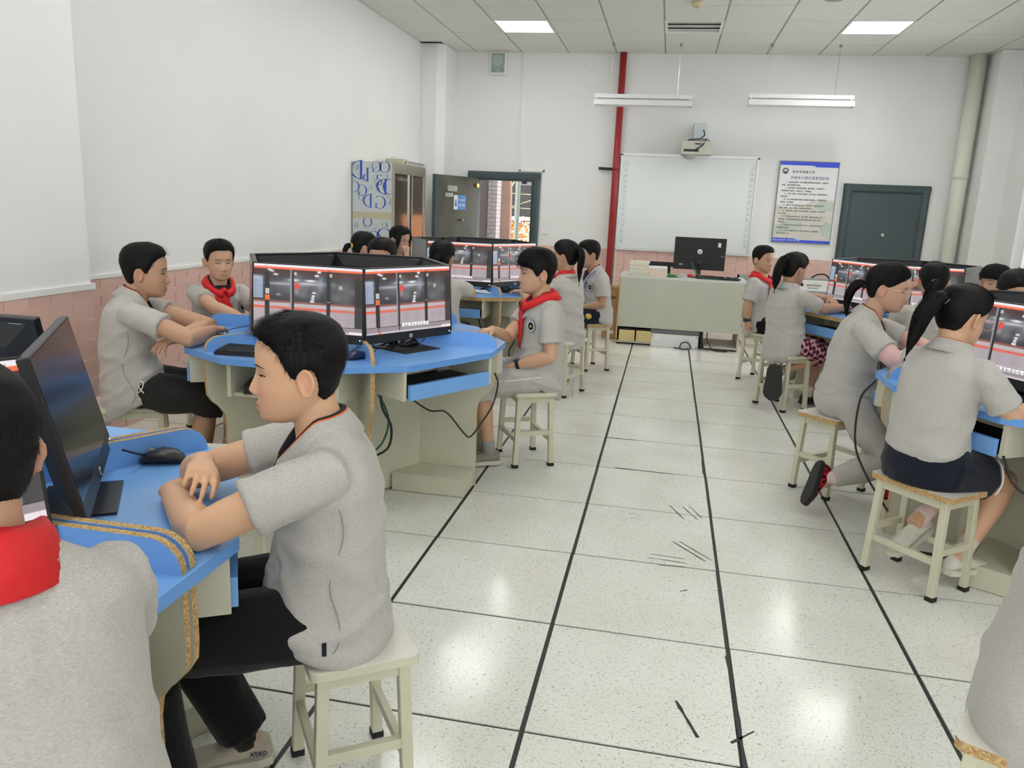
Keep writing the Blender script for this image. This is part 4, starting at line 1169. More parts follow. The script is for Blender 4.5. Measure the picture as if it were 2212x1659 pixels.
# ------------------------------------------------------------------ small things on the desks
def mouse(x, y, deg, label, m_=None, z=TZ, cable=None):
    t = thing('computer_mouse', label, 'mouse', (x, y, z), math.radians(deg), 'computer mice')
    rings = []
    for s, w, h in ((-.056, .006, .008), (-.050, .022, .020), (-.03, .031, .034), (0, .033, .039), (.03, .031, .031), (.05, .025, .018), (.057, .010, .009)):
        rings.append([(s, w * math.cos(a), max(0.0, .002 + h * .5 + h * .5 * math.sin(a))) for a in np.arange(16) * 2 * PI / 16])
    MB().loft(rings).build('shell', m_ or BLACK, t, True)
    MB().ball((.028, 0, .033), (.011, .003, .006), 10, 6).build('wheel', GREYP, t, True)
    if cable:
        c, s_ = math.cos(math.radians(deg)), math.sin(math.radians(deg))
        P = [(.055, 0, .006)] + [((px - x) * c + (py - y) * s_, -(px - x) * s_ + (py - y) * c, pz - z) for px, py, pz in cable]
        MB().tube(smooth_path(P), .0022, 6).build('cable', BLACK, t, True)
    return t
def smooth_path(P, n=6):
    """Catmull-Rom through the points"""
    P = [np.asarray(p, float) for p in P]; Q = [2 * P[0] - P[1]] + P + [2 * P[-1] - P[-2]]; out = []
    for i in range(1, len(Q) - 2):
        for k in range(n):
            u = k / n
            out.append(.5 * ((2 * Q[i]) + (-Q[i - 1] + Q[i + 1]) * u + (2 * Q[i - 1] - 5 * Q[i] + 4 * Q[i + 1] - Q[i + 2]) * u * u + (-Q[i - 1] + 3 * Q[i] - 3 * Q[i + 1] + Q[i + 2]) * u ** 3))
    out.append(P[-1]); return out
def cable(label, pts, r=.0035, m_=None, n=6):
    o = MB().tube(smooth_path(pts, n), r, 7).build('cable', m_ or BLACK, None, True, loc=tuple(float(q) for q in pts[0]))
    return tag(o, label, 'cable')
def keyboard(x, y, deg, label, z=TZ):
    t = thing('keyboard', label, 'keyboard', (x, y, z), math.radians(deg), 'black keyboards')
    MB().add([(-.22, -.068, 0), (.22, -.068, 0), (.22, .068, 0), (-.22, .068, 0), (-.218, -.067, .014), (.218, -.067, .014), (.218, .067, .024), (-.218, .067, .024)],
             [(3, 2, 1, 0), (4, 5, 6, 7), (0, 1, 5, 4), (2, 3, 7, 6), (1, 2, 6, 5), (3, 0, 4, 7)]).build('case', BLACK, t)
    mb = MB()
    for r in range(6):
        yy = -.055 + r * .0205 + (.006 if r == 5 else 0); zz = .015 + (yy + .067) / .134 * .010
        for c in range(22):
            if c in (15, 19) : continue
            xx = -.205 + c * .0195
            mb.box(xx - .0082, xx + .0082, yy - .0082, yy + .0082, zz - .002, zz + .006)
    tag(mb.build('keys', mat('key_black', (.022, .022, .024), rough=.5), t), kind='stuff')
    return t
mouse(-.958, -.762, 200, 'black mouse in front of the foreground boy on the near left desk', cable=[(-1.06, -.73, .745), (-1.12, -.75, .76), (-1.14, -.80, .80), (-1.12, -.86, .78)])
keyboard(-1.405, .648, 4, 'black keyboard lying on the middle left desk')
mouse(-1.77, .86, 20, 'black mouse beside the folded arms on the middle desk', cable=[(-1.70, .90, .745), (-1.86, .98, .75), (-1.72, 1.08, .79), (-1.66, 1.02, .76)])
mouse(-1.022, .722, 60, 'dark blue mouse by the divider on the middle desk', mat('dark_blue_plastic', (.01, .02, .07), rough=.3), cable=[(-1.00, .80, .745), (-.99, .88, .76), (-1.06, .86, .77), (-1.09, .80, .75)])
t = thing('mouse_pad', 'black mouse pad in front of the right monitor on the middle desk', 'mouse pad', (-.885, 1.055, TZ), math.radians(62))
MB().box(-.115, .115, -.09, .09, 0, .004).build('pad', BLACKM, t)
mouse(-.905, 1.10, 245, 'black mouse lying on the mouse pad', z=TZ + .004, cable=[(-.87, 1.17, .75), (-.86, 1.22, .79), (-.92, 1.22, .80)])
t = thing('card_reader', 'small grey card reader on the middle left desk', 'card reader', (-1.975, 1.13, TZ), math.radians(5))
MB().box(-.045, .045, -.04, .04, 0, .012).build('body', GREYP, t, bevel=.003)
t = thing('usb_stick', 'pale usb stick resting behind the card reader', 'usb stick', (-2.03, 1.225, TZ), math.radians(5))
MB().box(-.028, .028, -.012, .012, 0, .018).build('body', mat('usb_grey', (.6, .6, .56), rough=.4), t, bevel=.004)
t = thing('folding_fan', 'dark pen lying by the divider of the middle desk', 'pen', (-2.11, 1.25, TZ), math.radians(10))
MB().tube([(-.07, 0, .006), (-.03, 0, .012), (.03, 0, .012), (.06, 0, .006)], [.003, .010, .010, .004], 10).build('barrel', BLACKM, t, True)
t = thing('mini_computer', 'black mini computer on the shelf under the middle desk', 'computer', (-1.45, .62, TZ - .165))
MB().obox((0, 0, .018), (.09, .03, 0), (-.03, .09, 0), (0, 0, .018)).build('case', BLACK, t, bevel=.003)
t.location = (-1.42, .68, TZ - .165)
# loose wires on the middle desk
cable('looped dark mouse cable behind the boy with folded arms', [(-1.83, .95, TZ + .004), (-1.74, 1.0, TZ + .006), (-1.66, .96, TZ + .006), (-1.60, 1.03, TZ + .006), (-1.72, 1.10, TZ + .07), (-1.68, 1.18, TZ + .01)], .0026, mat('navy_cable', (.01, .012, .05), rough=.5))
cable('coiled black cable under the right monitor of the middle desk', [(-1.03, 1.03, TZ + .006), (-1.0, 1.10, TZ + .02), (-.96, 1.03, TZ + .006), (-1.04, .99, TZ + .006), (-1.06, 1.08, TZ + .02), (-1.0, 1.13, TZ + .01)], .006)
cable('black cable hanging in a loop below the middle desk drawer', [(-.80, .78, .575), (-.72, .85, .50), (-.66, .92, .48), (-.60, 1.02, .36), (-.575, 1.06, .33), (-.54, 1.13, .38), (-.50, 1.20, .46), (-.485, 1.24, .56), (-.50, 1.22, .62)], .0045)
cable('green network cable inside the middle desk leg space', [(-.97, .80, .60), (-.93, .84, .50), (-.92, .86, .42), (-.94, .84, .33), (-1.0, .82, .26)], .005, GREENWIRE)
cable('thick black power cable inside the middle desk leg space', [(-.95, .82, .62), (-.94, .83, .50), (-.91, .87, .40), (-.92, .86, .30), (-.99, .83, .25)], .006)
cable('thin black cable from the near left monitor down to the desk', [(-1.0, -.86, .80), (-.99, -.80, .77), (-1.02, -.74, .755), (-1.04, -.70, .747)], .003)
cable('black cable hanging from the far left desk', [(-1.30, 3.40, .60), (-1.26, 3.36, .40), (-1.24, 3.38, .20), (-1.26, 3.42, .02)], .006)
cable('second black cable hanging from the far left desk', [(-1.13, 3.42, .62), (-1.06, 3.38, .45), (-1.04, 3.38, .25), (-1.02, 3.42, .02)], .006)
cable('black cable looping under the far left desk corner', [(-.84, 3.50, .60), (-.82, 3.46, .42), (-.86, 3.44, .30), (-.80, 3.48, .2), (-.82, 3.5, .05)], .006)
cable('black cable hanging from the near corner of the right edge desk', [(1.30, 1.38, .70), (1.25, 1.40, .60), (1.24, 1.34, .40), (1.28, 1.22, .28), (1.36, 1.1, .16)], .005)
cable('black cable under the drawer of the right edge desk', [(1.58, .60, .60), (1.62, .55, .50), (1.72, .50, .47), (1.85, .44, .50)], .005)
t = thing('white_cables', 'white charging cable heap on the far left desk', 'cable', (-1.14, 3.56, TZ))
MB().tube(smooth_path([(-.10, -.02, .006), (0, .03, .012), (.10, 0, .006), (.02, -.04, .016), (-.08, .02, .018), (.06, .03, .02)]), .007, 8).build('coil', WHITE, t, True)
for (x, y, s) in ((-1.10, 3.72, 1), (-.90, 3.74, 2), (-.80, 3.86, 3)):
    cable('tangled black cables on the far left desk, bundle %s' % ('left of the divider', 'right of the divider', 'by the aisle')[s - 1],
          [(x - .08, y, TZ + .01), (x, y + .05, TZ + .035), (x + .08, y, TZ + .012), (x, y - .05, TZ + .02), (x - .06, y + .03, TZ + .04), (x + .04, y + .04, TZ + .012)], .007)
cable('dark blue cable loop on the far right desk', [(1.62, 3.86, TZ + .01), (1.68, 3.80, TZ + .06), (1.75, 3.84, TZ + .01), (1.70, 3.90, TZ + .03)], .005, mat('navy_cable', (.01, .012, .05)))
mouse(1.60, 3.98, 200, 'black mouse at the left corner of the far right desk')
t = thing('power_strip', 'black power strip cable on the floor under the right desk', 'cable', (1.62, 1.02, 0))
MB().tube([(-.12, .02, .006), (0, 0, .006), (.10, .05, .006)], .006, 6).build('cord', BLACKM, t)

# ------------------------------------------------------------------ teacher's desk
td = thing('teacher_desk', 'long pale green-grey teacher desk before the whiteboard', 'desk', (.455, 6.40, 0))
TDC = mat('desk_greygreen', (.50, .51, .42), rough=.5, noise_amt=.03, noise_scale=3)
MB().box(-.64, .68, -.31, .30, .725, .750).build('top', mat('desk_top_pale', (.62, .64, .60), rough=.35), td)
MB().box(-.63, .66, -.31, -.29, .195, .725).build('front_panel', TDC, td)
MB().box(-.645, -.63, -.312, .30, 0, .725).build('end_panel', CHIP, td)
MB().box(.64, .66, -.29, .30, 0, .725).build('end_panel', TDC, td)
for x in (-.245, .275): MB().box(x - .01, x + .01, -.285, .28, 0, .72).build('divider', TDC if x < 0 else BLACKM, td)
MB().box(-.63, -.245, -.305, .28, .02, .04).build('shelf', TDC, td)
MB().box(.30, .64, -.305, .28, .02, .04).build('shelf', TDC, td)
MB().box(-.63, -.25, .20, .22, .04, .7).build('back_board', BLACKM, td)
MB().box(-.63, -.25, -.29, .2, .165, .175).build('shelf', BLACKM, td)
for s in (0, 1):
    for k in range(5):
        b = MB().box(-.085, .085, -.11, .11, 0, .022).build('book', PAPERY, None, bevel=.002); b.location = (-.07 + s * .185, 6.20, .041 + k * .0235)
        tag(b, 'yellow book in the %s pile under the teacher desk, %s' % (('left', 'right')[s], ('lowest', 'second from below', 'middle of the pile', 'second from top', 'topmost')[k]), 'book', 'yellow books under the teacher desk')
rb = random.Random(11)
zz = .75
for k in range(8):
    h = rb.uniform(.015, .024)
    b = MB().box(-.105, .105, -.075, .075, 0, h - .001).build('book', (PAPER, mat('cream_book', (.74, .70, .56), rough=.8))[k % 2], None, bevel=.002); b.location = (.005 + rb.uniform(-.008, .008), 6.19 + rb.uniform(-.006, .006), zz)
    b.rotation_euler = (0, 0, rb.uniform(-.04, .04)); zz += h
    tag(b, 'cream book in the taller stack on the teacher desk, %s' % ('bottom one', 'second from bottom', 'third from bottom', 'fourth from bottom', 'fifth from bottom', 'sixth from bottom', 'second from top', 'top one')[k], 'book', 'books on the teacher desk')
zz = .75
for k in range(5):
    h = rb.uniform(.018, .024)
    b = MB().box(-.10, .10, -.075, .075, 0, h - .001).build('book', PAPERP if k < 4 else WHITE, None, bevel=.002); b.location = (.205 + rb.uniform(-.006, .006), 6.185, zz)
    b.rotation_euler = (0, 0, rb.uniform(-.04, .04)); zz += h
    tag(b, 'book in the shorter stack on the teacher desk, %s' % ('bottom one', 'second from bottom', 'middle one', 'second from top', 'white top one')[k], 'book', 'books on the teacher desk')
# flight case
t = thing('flight_case', 'silver aluminium flight case on the floor under the teacher desk', 'case', (.44, 6.25, 0))
MB().box(-.255, .255, -.16, .16, 0, .145).build('body', ALU, t, bevel=.006)
MB().box(-.258, .258, -.163, .163, .145, .185).build('lid', mat('case_dark', (.13, .14, .14), rough=.4, metal=.5), t, bevel=.006)
for x in (-.18, .18):
    MB().box(x - .022, x + .022, -.166, -.160, .075, .125).build('latch', STEEL, t)
for x in (-.245, .245):
    for z in (.02, .125): MB().ball((x * .98, -.16, z), .012, 10, 6).build('corner', STEEL, t, True)
t = thing('red_folder', 'red folder hanging below the teacher desk front panel', 'folder', (.26, 6.20, .17))
MB().add([(-.05, 0, .05), (.03, 0, .05), (.045, .0, -.03), (-.02, .0, -.03), (-.05, .01, .05), (.03, .01, .05), (.045, .01, -.03), (-.02, .01, -.03)], [(0, 1, 2, 3), (7, 6, 5, 4), (0, 4, 5, 1), (1, 5, 6, 2), (2, 6, 7, 3), (3, 7, 4, 0)]).build('cover', REDSCARF, t)
cable('black cable with plug lying before the flight case', [(.44, 6.03, .01), (.50, 6.02, .012), (.52, 6.05, .06), (.58, 6.06, .07), (.62, 6.03, .02), (.55, 5.98, .008), (.50, 6.0, .012)], .006)
# teacher's computer seen from behind
TMON = (.635, 6.38)
t = thing('document_camera', 'low black document camera behind the book stacks', 'device', (.30, 6.50, .75))
MB().box(-.20, .13, -.05, .05, .09, .135).box(-.05, .04, -.04, .04, 0, .09).build('body', BLACKM, t, bevel=.004)
mouse(.42, 6.17, 100, 'dark grey mouse on the teacher desk', GREYP, z=.75)
keyboard(.83, 6.20, 0, 'black keyboard on the teacher desk', z=.75)
t = thing('green_pouch', 'small green crumpled pouch on the teacher desk', 'pouch', (.345, 6.15, .75))
MB().ball((0, 0, .018), (.05, .03, .02), 12, 8).ball((.05, .0, .010), (.03, .015, .008), 10, 6).build('cloth', GREEN, t, True)
t = thing('red_label_strip', 'red strip with white characters under the teacher monitor', 'label', (.66, 6.31, .757))
MB().box(-.14, .14, -.003, .003, 0, .022).build('strip', REDSCARF, t)
text_job('lettering', '计算机教室  请爱护设备', .018, WHITE, t, Matrix(((1, 0, 0, 0), (0, 0, -1, -.0035), (0, 1, 0, .011), (0, 0, 0, 1))))
cable('dark green cable lying across the teacher desk', [(.55, 6.12, .92), (.60, 6.13, .82), (.68, 6.12, .765), (.85, 6.11, .757), (1.0, 6.13, .765), (1.06, 6.15, .757)], .006, GREENWIRE)
cable('black cable heap at the right end of the teacher desk', [(.80, 6.12, .757), (.95, 6.10, .77), (1.07, 6.14, .765), (.98, 6.19, .757), (1.05, 6.2, .78)], .007)
cable('thin black cable dropping below the teacher desk on the right', [(.83, 6.2, .30), (.78, 6.1, .18), (.80, 6.08, .08), (.86, 6.05, .01), (1.0, 6.03, .008)], .006)
for k, (w, h, z) in enumerate(((.16, .30, 0.0), (.15, .28, .30))):
    t = thing('cardboard_box', ('lower', 'upper')[k] + ' brown cardboard box left of the teacher desk', 'box', (-.285, 6.50, z))
    MB().box(-w / 2, w / 2, -.12, .12, 0, h).build('carton', CARD, t, bevel=.003)
    MB().box(-.02, .05, -.122, -.120, h * .55, h * .66).build('print', mat('box_print', (.16, .10, .04), rough=.8), t)
    if k == 0: MB().box(.0, .05, -.122, -.120, .06, .10).build('sticker', WHITE, t)
# projector case behind the girl in plaid
t = thing('instrument_case', 'white instrument case with black logo on a stand behind the plaid-shorts girl', 'case', (1.86, 6.56, .66))
MB().box(-.155, .155, -.06, .16, 0, .115).build('body', WHITE, t, bevel=.005)
MB().box(-.16, .16, -.055, .16, .115, .135).build('lid', GREYP, t)
MB().tube(smooth_path([(-.02, 0, .135), (.04, 0, .175), (.12, 0, .18), (.17, 0, .14)]), .008, 8).build('handle', BLACKM, t, True)
lg_ = MB().disc((-.115, -.0605, .065), (1, 0, 0), (0, 0, 1), .018, seg=18, t=.001).build('logo', BLACK, t)
text_job('logo_name', 'aercham', .045, BLACK, t, Matrix(((1, 0, 0, .01), (0, 0, -1, -.0612), (0, 1, 0, .065), (0, 0, 0, 1))))
MB().box(-.05, .06, -.0615, -.0605, .028, .038).build('logo_line', GREYINK, t)
t = thing('equipment_stand', 'steel frame stand carrying the white instrument case', 'stand', (1.86, 6.56, 0))
for x in (-.14, .14):
    for y in (-.04, .14): MB().bar((x, y, 0), (x, y, .64), .02).build('leg', GREYP, t)
MB().box(-.17, .17, -.06, .17, .64, .66).build('shelf', GREYP, t)
t = thing('folding_chair', 'grey folding chair legs beside the teacher desk', 'chair', (1.28, 6.55, 0))
MB().bar((-.16, -.1, .42), (.10, .1, 0), .02).build('leg', GREYP, t); MB().bar((.16, -.1, .0), (-.12, .1, .42), .02).build('leg', GREYP, t)
MB().box(-.2, .2, -.15, .15, .42, .44).build('seat', GREYP, t); MB().box(-.2, .2, .14, .16, .55, .78).build('backrest', GREYP, t)
MB().bar((-.19, .15, .42), (-.19, .15, .78), .02).build('back_post', GREYP, t); MB().bar((.19, .15, .42), (.19, .15, .78), .02).build('back_post', GREYP, t)
# shoe cover bag / water bottle things near the right girls
t = thing('notebook', 'white notebook leaning behind the right edge desk monitor', 'notebook', (1.90, 2.06, TZ), math.radians(20))
MB().box(-.09, .09, -.006, .006, 0, .20).build('cover', PAPER, t)
# ------------------------------------------------------------------ people
def unit(v):
    v = np.asarray(v, float); return v / (np.linalg.norm(v) + 1e-12)
def rot_axes(yaw, pitch=0.0, roll=0.0):
    """rows: right, forward, up of a head turned to yaw (deg), looking down by pitch, tilted by roll"""
    y, p, r = (math.radians(q) for q in (yaw, pitch, roll))
    f0 = vec(math.cos(y), math.sin(y), 0); rt = vec(math.sin(y), -math.cos(y), 0)
    f = f0 * math.cos(p) - vec(0, 0, 1) * math.sin(p); u = np.cross(rt, f)
    r2 = rt * math.cos(r) + u * math.sin(r); u2 = -rt * math.sin(r) + u * math.cos(r)
    return np.stack([r2, f, u2])

_HZ = [-.114, -.108, -.096, -.078, -.056, -.030, 0, .030, .060, .085, .101, .110, .1135]
_HF = [.048, .074, .083, .084, .083, .083, .083, .087, .085, .072, .051, .027, .004]
_HBk = [.022, .000, -.026, -.048, -.066, -.081, -.092, -.099, -.098, -.085, -.062, -.036, -.006]
_HW = [.012, .029, .044, .055, .0635, .0695, .0725, .0745, .0725, .0625, .0465, .0265, .004]
def _sm(z, tab):
    return np.interp(z, _HZ, tab)
def head_surface(nz=64, nphi=80):
    """head grid in head coordinates (x right, y forward, z up, origin between the eyes' level and the ears)"""
    t = np.linspace(0, 1, nz); z = -.114 + .2275 * (t + .06 * np.sin(2 * PI * t) * 0)
    k = np.array([.25, .5, .25])
    def ser(tab):
        v = _sm(z, tab)
        for _ in range(2): v[1:-1] = .25 * v[:-2] + .5 * v[1:-1] + .25 * v[2:]
        return v
    yf, yb, w = ser(_HF), ser(_HBk), ser(_HW)
    q = np.arange(nphi) / nphi; ph = 2 * PI * q - .42 * np.sin(2 * PI * q)
    Z, PH = np.meshgrid(z, ph, indexing='ij')
    YF, YB_, W_ = (np.repeat(a[:, None], nphi, 1) for a in (yf, yb, w))
    kk = np.clip((Z + .06) / .07, 0, 1); kk = kk * kk * (3 - 2 * kk); Y0 = YF * (.46 - .06 * kk) + YB_ * (.54 + .06 * kk)
    c, s = np.cos(PH), np.sin(PH)
    x = W_ * np.sign(s) * np.abs(s) ** .92
    y = np.where(c > 0, Y0 + (YF - Y0) * np.abs(c) ** .85, Y0 - (Y0 - YB_) * np.abs(c) ** .95)
    fr = np.clip(c, 0, 1) ** .5
    def g(x0, z0, sx, sz): return np.exp(-((x - x0) / sx) ** 2 - ((Z - z0) / sz) ** 2)
    pz = np.interp(Z, [-.056, -.050, -.045, -.038, -.030, -.012, .004, .014], [0, .005, .016, .0215, .0195, .0100, .0035, 0])
    sx = np.interp(Z, [-.05, -.038, -.02, .01], [.0125, .0115, .0085, .008])
    d = pz * np.exp(-(x / sx) ** 2)
    for sg in (-1, 1):
        d = d + .0055 * g(sg * .0125, -.0435, .006, .006)
        d = d - .0075 * g(sg * .031, .001, .017, .0095)
        d = d + .0030 * g(sg * .030, -.001, .011, .005)
        d = d + .0035 * g(sg * .040, -.036, .020, .020)
        d = d + .0022 * g(sg * .030, .021, .020, .007)
    d = d + .0082 * g(0, -.0665, .017, .0045) + .0080 * g(0, -.0785, .0155, .0055) - .0045 * g(0, -.0722, .021, .0018)
    d = d - .0030 * g(0, -.0885, .018, .005) + .0035 * g(0, -.102, .016, .009)
    return x, y + d * fr, Z, PH
HX, HY, HZ_, HPH = head_surface()
def face_y(x, z):
    """front surface of the face at (x, z)"""
    m = np.cos(HPH) > .05
    d2 = (HX[m] - x) ** 2 + (HZ_[m] - z) ** 2
    i = np.argsort(d2)[:6]; w = 1 / (d2[i] + 1e-8)
    return float((HY[m][i] * w).sum() / w.sum())
def grid_faces(nz, nphi):
    F = []
    for i in range(nz - 1):
        for j in range(nphi):
            F.append((i * nphi + j, i * nphi + (j + 1) % nphi, (i + 1) * nphi + (j + 1) % nphi, (i + 1) * nphi + j))
    F.append(tuple(range(nphi - 1, -1, -1))); F.append(tuple((nz - 1) * nphi + j for j in range(nphi)))
    return F
HFACES = grid_faces(*HX.shape)

def hand_shape(mb, wrist, d, pn, side, s=1.0, curl=(20, 25, 20), spread=1.0, thumb=35, fing=None):
    """palm, four fingers and thumb; d: pointing direction, pn: palm normal, side: +1 right hand, -1 left"""
    d = unit(d); pn = unit(pn - d * (np.asarray(pn) @ d)); lat = np.cross(d, pn) * side      # towards the thumb
    w = np.asarray(wrist, float)
    rings = []
    for t, rw, rt in ((-.012, .023, .017), (.012, .026, .016), (.035, .034, .0155), (.062, .037, .014), (.078, .034, .011)):
        a = np.arange(14) * 2 * PI / 14
        rings.append(w + d * t * s + np.cos(a)[:, None] * lat * rw * s + np.sin(a)[:, None] * pn * rt * s)
    mb.loft(rings)
    base = ((.0255, .068), (.0085, .074), (-.0085, .071), (-.0250, .062))
    Ls = (.066, .074, .069, .054)
    for k in range(4):
        lo, fw = base[k]
        cu = curl if fing is None else fing[k]
        p = w + d * (fw - .008) * s + lat * lo * s * 1.02
        dirn = unit(d + lat * (lo * 5.0 * spread))
        ax = unit(np.cross(dirn, pn)); path = [p]; rad = [.0084 * s]
        ang = 0.0
        for q, fr in enumerate((.42, .31, .27)):
            ang += math.radians(cu[q])
            dd = dirn * math.cos(ang) + pn * math.sin(ang)
            L = Ls[k] * s * fr
            path.append(path[-1] + dd * L * .5); rad.append((.0074, .0068, .0062)[q] * s)
            path.append(path[-1] + dd * L * .5); rad.append((.0077, .0069, .0044)[q] * s)
        mb.tube(path, rad, 9)
    p = w + d * .016 * s + lat * .022 * s + pn * .004 * s
    th = math.radians(thumb)
    d1 = unit(d * math.cos(th) + lat * math.sin(th) + pn * .25); d2 = unit(d * math.cos(th * .5) + lat * math.sin(th * .5) + pn * .35)
    mb.tube([p, p + d1 * .026 * s, p + d1 * .040 * s, p + d1 * .040 * s + d2 * .018 * s, p + d1 * .040 * s + d2 * .030 * s], [.012 * s, .0105 * s, .0095 * s, .0085 * s, .0050 * s], 9)

def ik(a, b, l1, l2, pole):
    """middle joint between a and b with limb lengths l1, l2 bending towards pole"""
    a, b = np.asarray(a, float), np.asarray(b, float); d = b - a; L = np.linalg.norm(d); dn = d / L
    if L > (l1 + l2) * .999:
        return a + d * l1 / (l1 + l2)
    x = (l1 * l1 - l2 * l2 + L * L) / (2 * L); h = math.sqrt(max(l1 * l1 - x * x, 0))
    p = np.asarray(pole, float); p = unit(p - dn * (p @ dn))
    return a + dn * x + p * h

HAIRLINE = {'boy': ([0, 30, 50, 62, 74, 84, 97, 112, 125, 150, 180], [.077, .075, .066, .048, .004, -.008, .020, -.012, -.045, -.062, -.066]),
            'fringe': ([0, 30, 50, 62, 74, 84, 97, 112, 125, 150, 180], [.036, .036, .030, .020, -.014, -.008, .020, -.012, -.045, -.066, -.070]),
            'girl': ([0, 25, 50, 70, 85, 97, 112, 130, 150, 180], [.070, .066, .046, .020, .006, .020, -.010, -.045, -.066, -.076])}
def hair_cap(style, thick, rough, seed):
    """closed cap of hair over the skull; below the hairline it dives under the skin"""
    az = np.degrees(np.arccos(np.clip(np.cos(HPH), -1, 1)))
    hl = np.interp(az, *HAIRLINE[style])
    m = np.clip((HZ_ - hl) / .022, -1, 1)
    top = np.clip((HZ_ - .0) / .10, 0, 1)
    t = np.where(m > 0, (thick[1] + (thick[0] - thick[1]) * top) * np.sqrt(np.clip(m, 0, 1)) + .0015, m * .010)
    cx, cy, cz = 0, -.008, .012
    dx, dy, dz = HX - cx, HY - cy, HZ_ - cz
    L = np.sqrt(dx * dx + dy * dy + dz * dz) + 1e-9
    rg = np.random.RandomState(seed)
    n = np.zeros_like(t)
    for k in range(9):
        v = rg.normal(size=3); v /= np.linalg.norm(v); f = rg.uniform(40, 150)
        n += np.sin((dx * v[0] + dy * v[1] + dz * v[2]) * f * 2 + rg.uniform(0, 6)) / 9
    t = np.where(m > .15, t + n * rough, t)
    return np.stack([HX + dx / L * t, HY + dy / L * t, HZ_ + dz / L * t], -1), m
def strand(mb, p, d1, L, w, bend, seg=3):
    """one tapered hair blade"""
    p = np.asarray(p, float); d1 = unit(d1); s = unit(np.cross(d1, bend + vec(.01, .02, .03))); P = []
    for i in range(seg + 1):
        u = i / seg; c = p + d1 * L * u + bend * L * u * u * .5; ww = w * (1 - u * .85) / 2
        P += [c + s * ww, c - s * ww]
    mb.add(P, [(2 * i, 2 * i + 1, 2 * i + 3, 2 * i + 2) for i in range(seg)])

